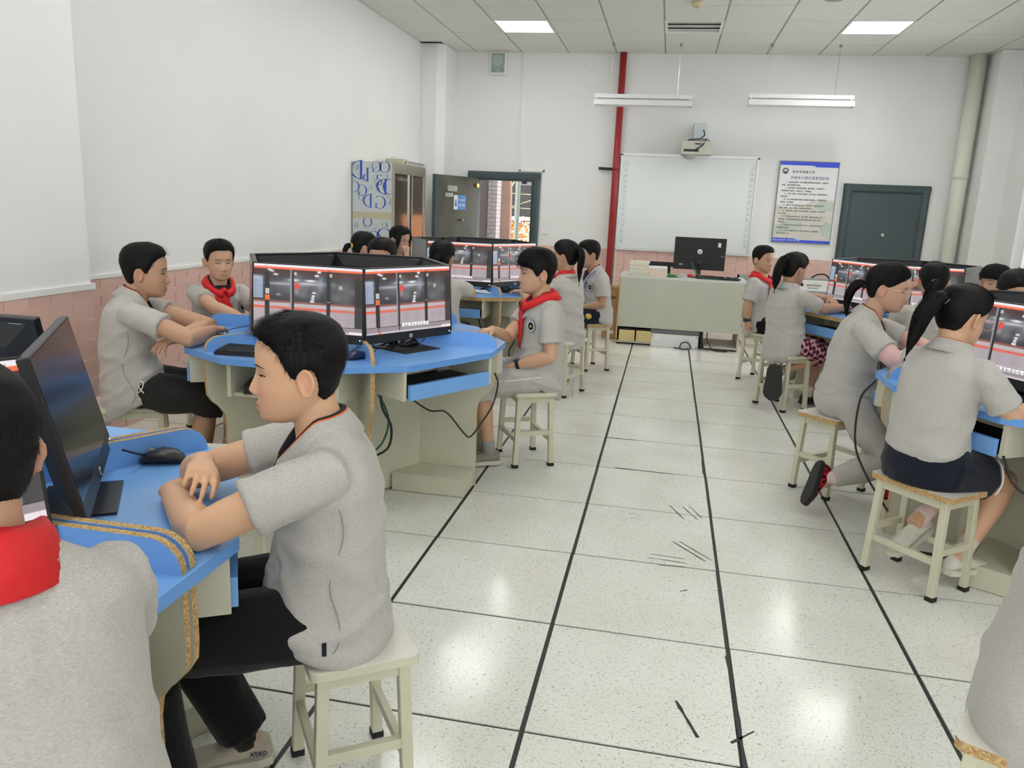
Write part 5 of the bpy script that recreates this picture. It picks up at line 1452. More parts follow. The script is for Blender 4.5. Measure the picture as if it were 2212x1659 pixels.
def person(label, hip, yaw, neck, head, hyaw=None, hpitch=0, hroll=0, s=1.0, hs=1.0, res='mid', hair='boy', arms=None, legs=None, bottom='shorts', bcol=None,
           scarf=False, scarf_k=1.0, badge=False, collar=True, glasses=None, skin=(.60, .375, .25), seat_z=.43, girl=False, seed=1, watch=None, syaw=None, shoes=None, hem=True, tail=None, lowpoly=False, sleeve=None, back=0.0, eye=1.0, short_hem=False):
    T = thing('person', label, 'person', (hip[0], hip[1], 0), group='pupils in grey polo shirts')
    O = vec(hip[0], hip[1], 0)
    vox = {'hero': .0036, 'near': .0054, 'mid': .0064, 'far': .0085}[res]
    f = vec(math.cos(math.radians(yaw)), math.sin(math.radians(yaw)), 0); rt = vec(f[1], -f[0], 0); up = vec(0, 0, 1)
    sy = yaw if syaw is None else syaw
    srt = vec(math.sin(math.radians(sy)), -math.cos(math.radians(sy)), 0)
    hipc = vec(hip[0], hip[1], seat_z + .085 * s); neck = vec(*neck) + vec(0, 0, .018); head = vec(*head)
    A = rot_axes(yaw if hyaw is None else hyaw, hpitch, hroll)
    def H(p): return head + (np.asarray(p, float) * hs) @ A
    # ---- spine
    mid = (hipc + neck) / 2 - f * (.035 + back)
    def spine(u):
        return (1 - u) ** 2 * hipc + 2 * u * (1 - u) * mid + u * u * neck
    def spine_d(u):
        return unit(2 * (1 - u) * (mid - hipc) + 2 * u * (neck - mid))
    def lat(u): return unit(rt * (1 - u) + srt * u)
    upn = spine_d(1.0)
    fwdn = unit(np.cross(upn, srt)); 
    SH = {}
    for side, sg in (('R', 1), ('L', -1)):
        SH[side] = neck - upn * .060 * s + srt * sg * .142 * s
    UA, FA = .255 * s, .22 * s
    ARM = {}
    arms = arms or {}
    for side, sg in (('R', 1), ('L', -1)):
        a = arms.get(side, {})
        wr = a.get('wrist')
        if wr is None:
            wr = hipc + f * .40 * s + rt * sg * .10; wr = vec(wr[0], wr[1], TZ + .035)
        wr = vec(*wr)
        el = a.get('elbow')
        el = ik(SH[side], wr, UA, FA, a.get('pole', vec(0, 0, -1) + rt * sg * .7 - f * .2)) if el is None else vec(*el)
        d = a.get('dir'); d = unit(wr - el) if d is None else unit(vec(*d))
        ARM[side] = (el, wr, d, vec(*a.get('palm', (0, 0, -1))), a)
    LEG = {}
    legs = legs or {}
    for side, sg in (('R', 1), ('L', -1)):
        hj = hipc + rt * sg * .085 * s - up * .015
        l = legs.get(side, {})
        an = l.get('ankle')
        an = hipc + f * .40 * s + rt * sg * .10 if an is None else vec(*an)
        if l.get('ankle') is None: an = vec(an[0], an[1], .075)
        kn = l.get('knee')
        kn = ik(hj, an, .385 * s, .37 * s, f + up * .9) if kn is None else vec(*kn)
        fy = l.get('yaw', yaw); fd = l.get('foot')
        fd = vec(math.cos(math.radians(fy)), math.sin(math.radians(fy)), 0) if fd is None else unit(vec(*fd))
        LEG[side] = (hj, kn, an, fd, l)
    # ---- body: one continuous skin
    mb = MB()
    V = np.stack([HX, HY, HZ_], -1).reshape(-1, 3)
    mb.add(H(V), HFACES)
    nb, nt_ = neck, H((0, -.028, -.055))
    mb.tube([nb - upn * .05, nb, (nb + nt_) / 2, nt_, H((0, -.018, -.02))], [.060 * s, .055 * s, .050 * s, .049 * s, .045 * s], 16, flat=1.0, lat=srt)
    for sg in (-1, 1):                                   # ears
        c = np.array([sg * .0825, -.022, -.012]); o_ = np.array([sg * .87, .5, 0])
        e1 = np.array([sg * .5, -.87, 0])
        rimp = []
        for k in range(13):
            a = math.radians(-80 + 300 * k / 12)
            rimp.append(H(c + o_ * .004 + e1 * math.cos(a + PI) * -.0190 * (1 if math.sin(a) > -.2 else .75) + np.array([0, 0, 1]) * math.sin(a) * .030))
        mb.tube(rimp, [.0035 * hs] * 3 + [.0042 * hs] * 8 + [.0045 * hs] * 2, 7)
        ring = [H(c + e1 * math.cos(a) * .0175 + np.array([0, 0, 1]) * math.sin(a) * .0285 - o_ * .003) for a in np.arange(14) * 2 * PI / 14]
        ring2 = [H(c + e1 * math.cos(a) * .0165 + np.array([0, 0, 1]) * math.sin(a) * .0270 + o_ * .0035) for a in np.arange(14) * 2 * PI / 14]
        ring0 = [H(c + e1 * (math.cos(a) * .010 - .006) + np.array([0, 0, 1]) * math.sin(a) * .020 - o_ * .012) for a in np.arange(14) * 2 * PI / 14]
        mb.loft([ring0, ring, ring2])
        mb.ball(H(c + np.array([0, .006, -.026])), .0065 * hs, 10, 6)
    mb.tube([hipc, spine(.4), spine(.75), neck - upn * .02], [.035 * s, .035 * s, .035 * s, .045 * s], 10, lat=srt)      # hidden trunk
    mb.tube([SH['L'] - upn * .012, (SH['L'] + SH['R']) / 2, SH['R'] - upn * .012], [.030 * s, .034 * s, .030 * s], 10)
    for side, sg in (('R', 1), ('L', -1)):
        el, wr, d, pn, a = ARM[side]; sh = SH[side]
        p1 = sh + (el - sh) * .35
        mb.tube([sh - upn * .010, p1, sh + (el - sh) * .8, el, el + (wr - el) * .25, el + (wr - el) * .6, wr - unit(wr - el) * .01, wr + d * .012], [.034 * s, .042 * s, .040 * s, .0385 * s, .0395 * s, .033 * s, .0255 * s, .0225 * s], 28)
        hand_shape(mb, wr, d, pn, sg, .93 * s, a.get('curl', (15, 20, 15)), a.get('spread', 1.0), a.get('thumb', 35), a.get('fing'))
    bare = bottom in ('shorts', 'short_shorts')
    for side, sg in (('R', 1), ('L', -1)):
        hj, kn, an, fd, l = LEG[side]
        cf = unit(np.cross(kn - an, np.cross(kn - hj, kn - an)) + 1e-9)
        lr = [.072, .066, .052, .049, .050, .036, .031, .032]           # slimmer where cloth hides the leg
        if bottom in ('trousers', 'joggers'): lr = [.03, .03, .03, .03, .03, .03, .031, .032]
        elif bottom == 'shorts': lr = [.03, .03, .034, .046, .050, .036, .031, .032]
        mb.tube([hipc, hj, (hj + kn) / 2, kn, kn + (an - kn) * .12, kn + (an - kn) * .35, kn + (an - kn) * .75, an, an + unit(an - kn) * .03], [.03 * s] + [q * s for q in lr], 22)
    body = bpy.data.objects.new('body', bpy.data.meshes.new('body')); COL.objects.link(body); body.parent = T
    Ainv = A.T
    sk = np.array(skin)
    def paint(me):
        n = len(me.vertices); co = np.empty(n * 3); me.vertices.foreach_get('co', co); co = co.reshape(-1, 3) + O
        q = ((co - head) @ Ainv) / hs
        col = np.ones((n, 4)); col[:, :3] = sk
        inh = (np.abs(q) < .14).all(1)
        def mixc(wt, c):
            wt = (wt * inh)[:, None]; col[:, :3] = col[:, :3] * (1 - wt) + np.array(c) * wt
        fr = (q[:, 1] > .05)
        lips = np.exp(-(q[:, 0] / .019) ** 4 - ((q[:, 2] + .0725) / .0095) ** 4) * fr
        mixc(np.clip(lips * .75, 0, 1), (sk[0] * .86, sk[1] * .60, sk[2] * .62))
        line = np.exp(-(q[:, 0] / .021) ** 4 - ((q[:, 2] + .0722) / .0014) ** 2) * fr
        mixc(np.clip(line * .75, 0, 1), (sk[0] * .35, sk[1] * .22, sk[2] * .2))
        ear = np.exp(-((np.abs(q[:, 0]) - .086) / .018) ** 4 - ((q[:, 1] + .014) / .024) ** 4 - ((q[:, 2] + .01) / .034) ** 4)
        mixc(ear * .35, (sk[0] * 1.02, sk[1] * .74, sk[2] * .70))
        chk = sum(np.exp(-((q[:, 0] - x0) / .02) ** 2 - ((q[:, 2] + .035) / .02) ** 2) for x0 in (-.04, .04)) * fr
        mixc(chk * .22, (sk[0] * 1.0, sk[1] * .78, sk[2] * .76))
        nos = sum(np.exp(-((q[:, 0] - x0) / .003) ** 2 - ((q[:, 2] + .0485) / .002) ** 2) for x0 in (-.006, .006)) * fr
        mixc(np.clip(nos, 0, 1) * .6, (sk[0] * .3, sk[1] * .2, sk[2] * .2))
        at = me.attributes.new('tint', 'FLOAT_COLOR', 'POINT'); at.data.foreach_set('color', np.clip(col, 0, 1).ravel())
    remesh_job(body, mb, vox, 3 if res == 'hero' else 1, SKIN, paint, O)
    # ---- eyes and brows
    for sg in (-1, 1):
        ex, ez = sg * .0315, -.001
        eb = MB(); tilt = sg * .06
        W_, Hh = .0140, .0030 * eye
        def ep(u, v, dy):
            xx = ex + u * W_; zz = ez + v * Hh * math.sqrt(max(0, 1 - u * u)) + u * tilt * .012 * sg * sg
            return H((xx, face_y(xx, zz) + dy, zz))
        N_ = 10
        rows = []
        for v in (-1, -.33, .33, 1): rows.append([ep(-1 + 2 * i / N_, v, .0006 + .0008 * (1 - v * v)) for i in range(N_ + 1)])
        Fq = []
        for r_ in range(3):
            for i in range(N_): Fq.append((r_ * (N_ + 1) + i, r_ * (N_ + 1) + i + 1, (r_ + 1) * (N_ + 1) + i + 1, (r_ + 1) * (N_ + 1) + i))
        eb.add(np.concatenate([np.array(r_) for r_ in rows]), Fq, 0)
        ir = []
        for k in range(12):
            a = 2 * PI * k / 12; xx = ex + .0044 * math.cos(a); zz = ez + min(max(.0044 * math.sin(a), -.0027 * eye), .0029 * eye)
            ir.append(H((xx, face_y(xx, zz) + .0020, zz)))
        eb.add(ir, [tuple(range(12))], 1)
        lash = [ep(-1.06 + 2.12 * i / 8, 1.0, .0014) for i in range(9)]
        eb.tube(lash, [.0004 * hs] + [.0010 * hs] * 7 + [.0004 * hs], 5, 1)
        low = [ep(-1 + 2 * i / 6, -1.0, .0012) for i in range(7)]
        eb.tube(low, .0005 * hs, 4, 1)
        eb.build('eye', [EYEWHITE, EYEDARK], T, True, O)
        bp = []
        for i in range(7):
            u = -1 + 2 * i / 6; xx = sg * (.032 + u * .017); zz = .0185 + .004 * (1 - u * u) - .0015 * u
            bp.append(H((xx, face_y(xx, zz) + .0006, zz)))
        MB().tube(bp, [.0012 * hs, .0024 * hs, .0027 * hs, .0027 * hs, .0024 * hs, .0018 * hs, .0008 * hs], 6, flat=.5).build('eyebrow', mat('brow_hair', (.03, .022, .018), rough=.8), T, True, O)
    # ---- hair
    th = {'boy': (.019, .006), 'fringe': (.024, .010), 'girl': (.014, .011)}[hair]
    cap, m = hair_cap(hair, th, .0022 if hair != 'girl' else .0010, seed)
    hb = MB(); hb.add(H(cap.reshape(-1, 3)), HFACES)
    rg = random.Random(seed * 13 + 5)
    idx = np.argwhere(m > .12)
    cnt = {'hero': 9000, 'near': 4200, 'mid': 1800, 'far': 600}[res]
    ctr = np.array([0, -.01, .02])
    if hair != 'girl':
        for k in range(cnt):
            i, j = idx[rg.randrange(len(idx))]
            p = cap[i, j]; nrm = unit(p - ctr); az = math.degrees(math.acos(max(-1, min(1, math.cos(HPH[i, j])))))
            top = max(0, min(1, (p[2] - .03) / .06))
            flow = np.array([p[0] * 3, .8, -.1]) if p[2] > .06 else np.array([0, -.15, -1.0])
            d = unit(nrm * (.18 + .20 * top) + flow * 1.0 + np.array([rg.uniform(-.28, .28), rg.uniform(-.28, .28), rg.uniform(-.18, .18)]))
            L = (.010 + .012 * top) * rg.uniform(.6, 1.4) * (.55 if p[2] < 0 else 1) * (1.25 if hair == 'fringe' else 1)
            if az < 50 and p[2] < .085: d = unit(np.array([p[0] * 2, .9, -.35 if hair == 'boy' else -1.0]) + np.array([rg.uniform(-.3, .3), 0, rg.uniform(-.3, .3)])); L = .020 * rg.uniform(.7, 1.3)
            strand(hb, H(p - nrm * .003), d @ A, L * hs, {'hero': .0011, 'near': .0016, 'mid': .0022, 'far': .004}[res], (np.array([0, .1, -.5]) @ A), 2 if res != 'hero' else 3)
    else:
        tie = tail['tie'] if tail else (0, -.112, .03)
        tv = np.array(tie)
        for k in range(cnt):
            i, j = idx[rg.randrange(len(idx))]
            p = cap[i, j]; nrm = unit(p - ctr)
            d = unit(tv - p); d = unit(d - nrm * (d @ nrm) + nrm * .06 + np.array([rg.uniform(-.06, .06) for _ in range(3)]))
            strand(hb, H(p), d @ A, rg.uniform(.03, .07) * hs, .0016 if res in ('near', 'hero') else .003, (-nrm * .9) @ A, 3)
    ho = hb.build('hair', HAIR, T, True, O)
    if tail and tail.get('path'):
        tp = smooth_path([H(q) for q in tail['path']], 5); r0 = tail.get('r', .022) * hs; n_ = len(tp)
        rad = [r0 * (.55 + .55 * math.sin(min(1, 2.2 * i / n_) * PI / 2) - .98 * (i / (n_ - 1)) ** 3.5) for i in range(n_)]
        tb = MB().tube(tp, rad, 14, flat=.75)
        for k in range({'near': 420, 'mid': 260, 'far': 120, 'hero': 400}[res]):
            a = rg.uniform(0, 2 * PI); ph_ = rg.uniform(0, .75); q = []
            rr_ = rg.uniform(.7, 1.12)
            for u in np.linspace(ph_, min(1.0, ph_ + rg.uniform(.25, .45)), 5):
                i = min(n_ - 1, int(u * (n_ - 1))); c_ = tp[i]; dd = unit(tp[min(n_ - 1, i + 1)] - tp[max(0, i - 1)])
                s1 = unit(np.cross(dd, A[0])); s2 = np.cross(dd, s1)
                q.append(c_ + (s1 * math.cos(a) * .75 + s2 * math.sin(a)) * rad[i] * rr_)
            q[-1] = q[-1] + unit(q[-1] - q[-2]) * rg.uniform(.0, .045)
            w_ = .0022; s_ = unit(np.cross(q[1] - q[0], vec(rg.uniform(-1, 1), rg.uniform(-1, 1), rg.uniform(-1, 1))))
            P = []
            for i, c_ in enumerate(q): ww = w_ * (1 - .8 * i / 4); P += [c_ + s_ * ww, c_ - s_ * ww]
            tb.add(P, [(2 * i, 2 * i + 1, 2 * i + 3, 2 * i + 2) for i in range(4)])
        tb.build('ponytail', HAIR, T, True, O)
        if tail.get('band'):
            c_ = tp[1]; dd = unit(tp[2] - tp[0]); s1 = unit(np.cross(dd, A[0])); s2 = np.cross(dd, s1); rb_ = rad[1] * 1.05
            ring = [c_ + s1 * math.cos(a) * rb_ * .85 + s2 * math.sin(a) * rb_ for a in np.linspace(0, 2 * PI, 17)]
            MB().tube(ring, tail.get('band_r', .006), 8).build('hair_band', tail['band'], T, True, O)
    if tail and tail.get('locks'):
        for lk in tail['locks']:
            pts = smooth_path([H(q) for q in lk], 5); n_ = len(pts)
            MB().tube(pts, [.006 + .020 * math.sin(PI * min(1, .25 + i / n_ * .8)) for i in range(n_)], 12, flat=.55).build('hair_lock', HAIR, T, True, O)
    # ---- polo shirt
    sb = MB()
    gk = .94 if girl else 1.0
    prof = [(-.34, .166, .132), (-.20, .178, .146), (-.05, .174, .142), (.12, .163, .130), (.30, .150, .118), (.50, .153, .117), (.68, .160, .114), (.80, .163, .108), (.89, .150, .092), (.96, .112, .074), (1.03, .072, .062)]
    if bottom == 'tucked': prof = [(.02, .128, .108), (.10, .150, .122), (.22, .156, .126)] + prof[3:]
    if short_hem: prof = [(-.02, .160, .128)] + prof[3:]
    rings = []; RING = []
    for (u, w_, d_) in prof:
        c_ = spine(u) if u >= 0 else hipc + spine_d(0) * u * .45
        if u < 0: c_ = hipc + (spine_d(0) * .3 + up * .7) * u * .24
        l_ = lat(max(0, u)); td_ = spine_d(min(1, max(0, u))); fd_ = unit(np.cross(td_, l_))
        if fd_ @ f < 0: fd_ = -fd_
        a = np.arange(36) * 2 * PI / 36
        ca, sa = np.cos(a), np.sin(a)
        ex = .82
        tiltv = up * (.055 * max(0, -u) / .34) * s
        dip = -upn * (.075 * max(0, u - .86) / .17) * s
        rings.append(c_ + sa[:, None] * tiltv + np.clip(sa, 0, 1)[:, None] ** 1.2 * dip + (np.sign(ca) * np.abs(ca) ** ex)[:, None] * l_ * w_ * s * gk + (np.sign(sa) * np.abs(sa) ** ex)[:, None] * fd_ * d_ * s)
        RING.append((u, c_, l_, fd_, w_ * s * gk, d_ * s))
    sb.loft(rings)
    for side, sg in (('R', 1), ('L', -1)):
        el = ARM[side][0]; sh = SH[side]; d = unit(el - sh); Lu = np.linalg.norm(el - sh)
        inn = sh - srt * sg * .055 * s - upn * .005; E_ = min(.78, .172 * s / Lu)
        sb.tube([inn, sh - upn * .004, sh + d * Lu * .30, sh + d * Lu * (E_ - .06), sh + d * Lu * (E_ - .055), sh + d * Lu * E_], [.046 * s, .055 * s, .059 * s, .061 * s, .0645 * s, .0635 * s], 18, flat=.95)
    shirt = bpy.data.objects.new('shirt', bpy.data.meshes.new('shirt')); COL.objects.link(shirt); shirt.parent = T
    wseed = seed * 3.7
    fade_lo = hipc[2]
    def wrinkle(me):
        n = len(me.vertices); co = np.empty(n * 3); me.vertices.foreach_get('co', co); co = co.reshape(-1, 3)
        no = np.empty(n * 3); me.vertices.foreach_get('normal', no); no = no.reshape(-1, 3)
        rs = np.random.RandomState(seed); disp = np.zeros(n)
        hgt = co[:, 2] - (seat_z)
        for k in range(7):
            v = rs.normal(size=3); v[2] = abs(v[2]) * 1.6 + .6; v /= np.linalg.norm(v)
            fq = rs.uniform(22, 60); w2 = rs.normal(size=3) * 5
            ph = rs.uniform(0, 6)
            env = .5 + .5 * np.sin(co @ w2 + rs.uniform(0, 6))
            disp += np.maximum(0, np.sin(co @ v * fq + 1.2 * np.sin(co @ w2 * 1.7) + ph)) ** 3 * env ** 2
        amp = (.0090 if res in ('hero', 'near') else .0065) * np.clip(1.25 - hgt / .55, .25, 1.1)
        co = co + no * (disp * amp - .0015)[:, None]
        me.vertices.foreach_set('co', co.ravel()); me.update()
    remesh_job(shirt, sb, {'hero': .0058, 'near': .0072, 'mid': .0088, 'far': .011}[res], 4, SHIRT, wrinkle, O)
    def on_torso(u, ang, off=.004):
        """point and normal on the shirt at spine fraction u, ang degrees from the front towards the person's left"""
        us = [r[0] for r in RING]
        def ip(k): return sum_interp([r[k] for r in RING], us, u)
        c_, l_, fd_ = ip(1), unit(ip(2)), unit(ip(3)); w_, d_ = float(np.interp(u, us, [r[4] for r in RING])), float(np.interp(u, us, [r[5] for r in RING]))
        a = math.radians(90 + ang); ca, sa = math.cos(a), math.sin(a)
        cx_ = math.copysign(abs(ca) ** .82, ca); sx_ = math.copysign(abs(sa) ** .82, sa)
        nn = unit(l_ * cx_ / w_ + fd_ * sx_ / d_)
        return c_ + l_ * cx_ * w_ + fd_ * sx_ * d_ + nn * off, nn
    # ---- collar with dark inside and orange line
    if collar:
        cb = MB(); NA = 34
        rows = [[] for _ in range(6)]
        for i in range(NA + 1):
            a = math.radians(-163 + 326 * i / NA)      # 0 = back of the neck
            dr = -fwdn * math.cos(a) + srt * math.sin(a); fr = max(0, -math.cos(a)) ** 1.3
            base = neck - upn * (.004 + .078 * fr) * s + fwdn * (.004 + .038 * fr) * s
            up_ = upn
            r0 = (.0575 - .004 * fr) * s
            rows[0].append(base + dr * (r0 - .003) - up_ * .012 * s)
            rows[1].append(base + dr * r0 + up_ * .034 * s)
            rows[2].append(base + dr * (r0 + .010) + up_ * (.032 - .006 * fr) * s)
            rows[3].append(base + dr * (r0 + .0125) + up_ * (.0295 - .006 * fr) * s)
            rows[4].append(base + dr * (r0 + .024) + up_ * (.010 - .004 * fr) * s)
            rows[5].append(base + dr * (r0 + .040 + .006 * fr) + up_ * (-.022) * s)
        n_ = NA + 1; P = np.concatenate([np.array(r_) for r_ in rows]); 
        Fq, mi_ = [], []
        for r_ in range(5):
            for i in range(NA): Fq.append((r_ * n_ + i, r_ * n_ + i + 1, (r_ + 1) * n_ + i + 1, (r_ + 1) * n_ + i)); mi_.append((0, 0, 1, 2, 2)[r_])
        cb.add(P, Fq); cb.m = mi_
        co_ = cb.build('collar', [NAVY, ORANGE, SHIRT], T, True, O)
        so = co_.modifiers.new('thick', 'SOLIDIFY'); so.thickness = .0025; so.offset = 0
    if collar and badge is not None and not lowpoly:      # dark placket at the throat
        pb = MB(); P = []
        for k in range(5):
            u = 1.02 - .20 * k / 4
            for ang in (-1, 1):
                p, nn = on_torso(min(u, 1.0), ang * (24 - 5 * k), .007); P.append(p)
        pb.add(P, [(2 * i, 2 * i + 1, 2 * i + 3, 2 * i + 2) for i in range(4)]).build('placket', NAVY, T, True, O)
    if badge:
        p, nn = on_torso(.66, 40, .0075)
        ux = unit(np.cross(up, nn)); uy = np.cross(nn, ux)
        bd = MB().disc(p, ux, uy, .030, .034, 24, .003).build('badge', NAVY, T, False, O)
        MB().disc(p + nn * .0015, ux, uy, .0275, .0315, 24, .002).build('badge_ring', WHITE, T, False, O)
        MB().disc(p + nn * .0025, ux, uy, .020, .023, 24, .002).build('badge_field', NAVY, T, False, O)
        MB().xprism([(-.010, -.004), (-.004, .0), (-.005, .007), (0, .0035), (.005, .007), (.004, .0), (.010, -.004), (0, -.007)], p + nn * .0038, ux, uy, nn, .001).build('badge_figure', GOLD, T, False, O)
    if scarf:
        rb_ = MB(); NA = 28; rows = [[] for _ in range(4)]
        for i in range(NA + 1):
            a = math.radians(-172 + 344 * i / NA)
            dr = -fwdn * math.cos(a) + srt * math.sin(a); fr = max(0, -math.cos(a)); bk = max(0, math.cos(a))
            base = neck - upn * (.006 + .052 * fr) * s + fwdn * (.004 + .030 * fr) * s
            w_ = 1 + .12 * math.sin(a * 5 + seed)
            rows[0].append(base + dr * .070 * s + upn * .022 * s); rows[1].append(base + dr * .078 * s + upn * .036 * s * w_)
            rows[2].append(base + dr * .090 * s * (.5 + .5 * scarf_k) + upn * .024 * s); rows[3].append(base + dr * (.098 + (.030 if scarf == 'back' else .012) * bk) * s * scarf_k - upn * (.004 + (.050 if scarf == 'back' else .014) * bk) * s)
        n_ = NA + 1; P = np.concatenate([np.array(r_) for r_ in rows])
        rb_.add(P, [(r_ * n_ + i, r_ * n_ + i + 1, (r_ + 1) * n_ + i + 1, (r_ + 1) * n_ + i) for r_ in range(3) for i in range(NA)])
        kp, kn_ = on_torso(.93, 0, .018)
        so_ = rb_.build('scarf', REDSCARF, T, True, O)
        so = so_.modifiers.new('thick', 'SOLIDIFY'); so.thickness = .003
        tb = MB().ball(kp, (.017, .017, .021), 12, 8)
        for sg in (-1, 1):
            pts = [kp]; 
            for u, an_ in ((.85, 4 * sg), (.74, 7 * sg), (.62, (9 + 2 * seed % 3) * sg), (.42 if sg < 0 else .30, 8 * sg)):
                p, nn = on_torso(u, an_ - 6, .012); pts.append(p)
            tb.tube(smooth_path(pts, 3), [.012 + .016 * math.sin(PI * min(1, .15 + .78 * i / 12)) for i in range(13)], 10, flat=.25, lat=srt)
        tb.build('scarf_knot', REDSCARF, T, True, O)
    # ---- trousers, shorts, skirt
    bc = bcol or BLACKCLOTH
    lb = MB()
    if bottom == 'tucked':
        pr = [(-.085, .158, .13), (-.03, .168, .138), (.05, .160, .13), (.10, .138, .115), (.145, .132, .11)]
        rr_ = []
        for (dz, w_, d_) in pr:
            a = np.arange(30) * 2 * PI / 30
            rr_.append(hipc + up * dz * s + np.cos(a)[:, None] * rt * w_ * s + np.sin(a)[:, None] * f * d_ * s)
        lb.loft(rr_)
    else:
        lb.ball(hipc - up * .008, (.150 * s, .130 * s, .088 * s) if not short_hem else (.168 * s, .150 * s, .115 * s), 20, 12, axes=np.stack([rt, f, up]))
    for side, sg in (('R', 1), ('L', -1)):
        hj, kn, an, fd, l = LEG[side]
        if bottom in ('trousers',):
            lb.tube([hj - f * .015 * s, hj + f * .03, hj + (kn - hj) * .5, kn, kn + (an - kn) * .3, kn + (an - kn) * .7, an + unit(kn - an) * .02], [.055 * s, .088 * s, .086 * s, .074 * s, .069 * s, .062 * s, .060 * s], 16)
        elif bottom == 'joggers':
            lb.tube([hj - f * .015 * s, hj + f * .03, hj + (kn - hj) * .5, kn, kn + (an - kn) * .35, kn + (an - kn) * .7, an + unit(kn - an) * .03], [.055 * s, .088 * s, .082 * s, .068 * s, .066 * s, .052 * s, .040 * s], 16)
        elif bottom == 'shorts':
            lb.tube([hj - f * .015 * s, hj + f * .03, hj + (kn - hj) * .5, kn, kn + (an - kn) * .16, kn + (an - kn) * .22], [.055 * s, .090 * s, .092 * s, .082 * s, .076 * s, .078 * s], 16)
        elif bottom in ('short_shorts', 'tucked'):
            lb.tube([hj - f * .02, hj + (kn - hj) * .30, hj + (kn - hj) * .52, hj + (kn - hj) * .56], [.098 * s, .098 * s, .096 * s, .097 * s], 16)
    lo = bpy.data.objects.new({'trousers': 'trousers', 'joggers': 'trousers'}.get(bottom, 'shorts'), bpy.data.meshes.new('trousers')); COL.objects.link(lo); lo.parent = T
    def wr2(me):
        n = len(me.vertices); co = np.empty(n * 3); me.vertices.foreach_get('co', co); co = co.reshape(-1, 3)
        no = np.empty(n * 3); me.vertices.foreach_get('normal', no); no = no.reshape(-1, 3)
        rs = np.random.RandomState(seed + 50); disp = np.zeros(n)
        for k in range(6):
            v = rs.normal(size=3); v /= np.linalg.norm(v); w2 = rs.normal(size=3) * 6
            disp += np.maximum(0, np.sin(co @ v * rs.uniform(25, 60) + np.sin(co @ w2 * 2) + rs.uniform(0, 6))) ** 3 * (.5 + .5 * np.sin(co @ w2))
        co = co + no * (disp * .0032)[:, None]
        floor_ok = co[:, 2] > seat_z - .0
        near_seat = (np.hypot(co[:, 0], co[:, 1]) < .16) & (co[:, 2] < seat_z + .004)
        co[near_seat, 2] = seat_z + .001
        me.vertices.foreach_set('co', co.ravel()); me.update()
    remesh_job(lo, lb, {'hero': .0065, 'near': .0078, 'mid': .0090, 'far': .011}[res], 3, bc, wr2, O)
    # ---- shoes and socks
    sm, so_m, sock = shoes or (SHOEWHITE, SOLE, SOCKGREY)
    for side, sg in (('R', 1), ('L', -1)):
        hj, kn, an, fd, l = LEG[side]
        if l.get('hide_shoe'): continue
        fu = l.get('sole_up'); fu = up if fu is None else unit(vec(*fu))
        fs = unit(np.cross(fd, fu)); fu = np.cross(fs, fd)
        g0 = an - fu * .075 * s
        fat = l.get('fat', 1.0)
        def fp(a, b, c): return g0 + fd * a * s * l.get('long', 1.0) + fs * b * s * fat + fu * c * s
        rr_ = []
        for a_, w_, h_ in ((-.062, .010, .030), (-.055, .028, .070), (-.03, .034, .082), (.02, .036, .072), (.06, .040, .058), (.11, .044, .045), (.15, .038, .034), (.172, .018, .022)):
            ring = []
            for q in np.arange(16) * 2 * PI / 16:
                z_ = .014 + (h_ - .014) * .5 * (1 + math.sin(q)); ring.append(fp(a_, w_ * math.cos(q) * (1 if math.sin(q) < .3 else .85), z_))
            rr_.append(ring)
        shoe = MB().loft(rr_).build('shoe', sm, T, True, O)
        pol = [(-.068, .0), (-.062, .024), (-.03, .035), (.03, .037), (.09, .044), (.13, .045), (.16, .034), (.180, .012), (.182, 0), (.180, -.012), (.16, -.034), (.13, -.045), (.09, -.044), (.03, -.037), (-.03, -.035), (-.062, -.024)]
        MB().xprism([(a_ * s * l.get('long', 1.0), b_ * s * fat) for a_, b_ in pol], g0 + fu * .011 * s, fd, fs, fu, .022 * s).build('sole', so_m, shoe, False, O)
        if l.get('bare') is not True:
            MB().tube([an - unit(kn - an) * .0 - fu * .02, an + unit(kn - an) * .03 * s, an + unit(kn - an) * l.get('sock', .06) * s], [.036 * s, .035 * s, .036 * s], 14).build('sock', sock, T, True, O)
    if glasses:
        gm = glasses; gb = MB()
        for sg in (-1, 1):
            pts = []
            for k in range(17):
                a = 2 * PI * k / 16; xx = sg * .034 + .025 * math.copysign(abs(math.cos(a)) ** .7, math.cos(a)); zz = -.006 + .0195 * math.copysign(abs(math.sin(a)) ** .7, math.sin(a))
                pts.append(H((xx, .102 - .10 * (abs(xx) - .03) * (abs(xx) > .03), zz)))
            gb.tube(pts, .0016, 6)
            gb.tube([H((sg * .060, .099, .004)), H((sg * .075, .06, .006)), H((sg * .079, .0, .004)), H((sg * .080, -.022, -.008))], .0015, 6)
        gb.tube([H((-.009, .103, .0)), H((0, .105, .003)), H((.009, .103, .0))], .0015, 6)
        go = gb.build('glasses', gm, T, True, O)
        for sg in (-1, 1):
            MB().disc(H((sg * .034, .1015, -.006)), A[0], A[2], .024 * hs, .0185 * hs, 18, .0008).build('lens', LENS, go, False, O)
    if watch:
        el, wr, d, pn, a = ARM[watch]
        ax = unit(wr - el); c_ = wr - ax * .012
        MB().tube([c_ - ax * .010, c_ + ax * .010], .0275 * s, 16).build('watch_strap', RUBBER, T, True, O)
        nn = unit(-pn + ax * (pn @ ax)); s1 = np.cross(ax, nn)
        MB().obox(c_ + nn * .028 * s, ax * .017, s1 * .015, nn * .005).build('watch_case', WATCHBLUE, T, False, O)
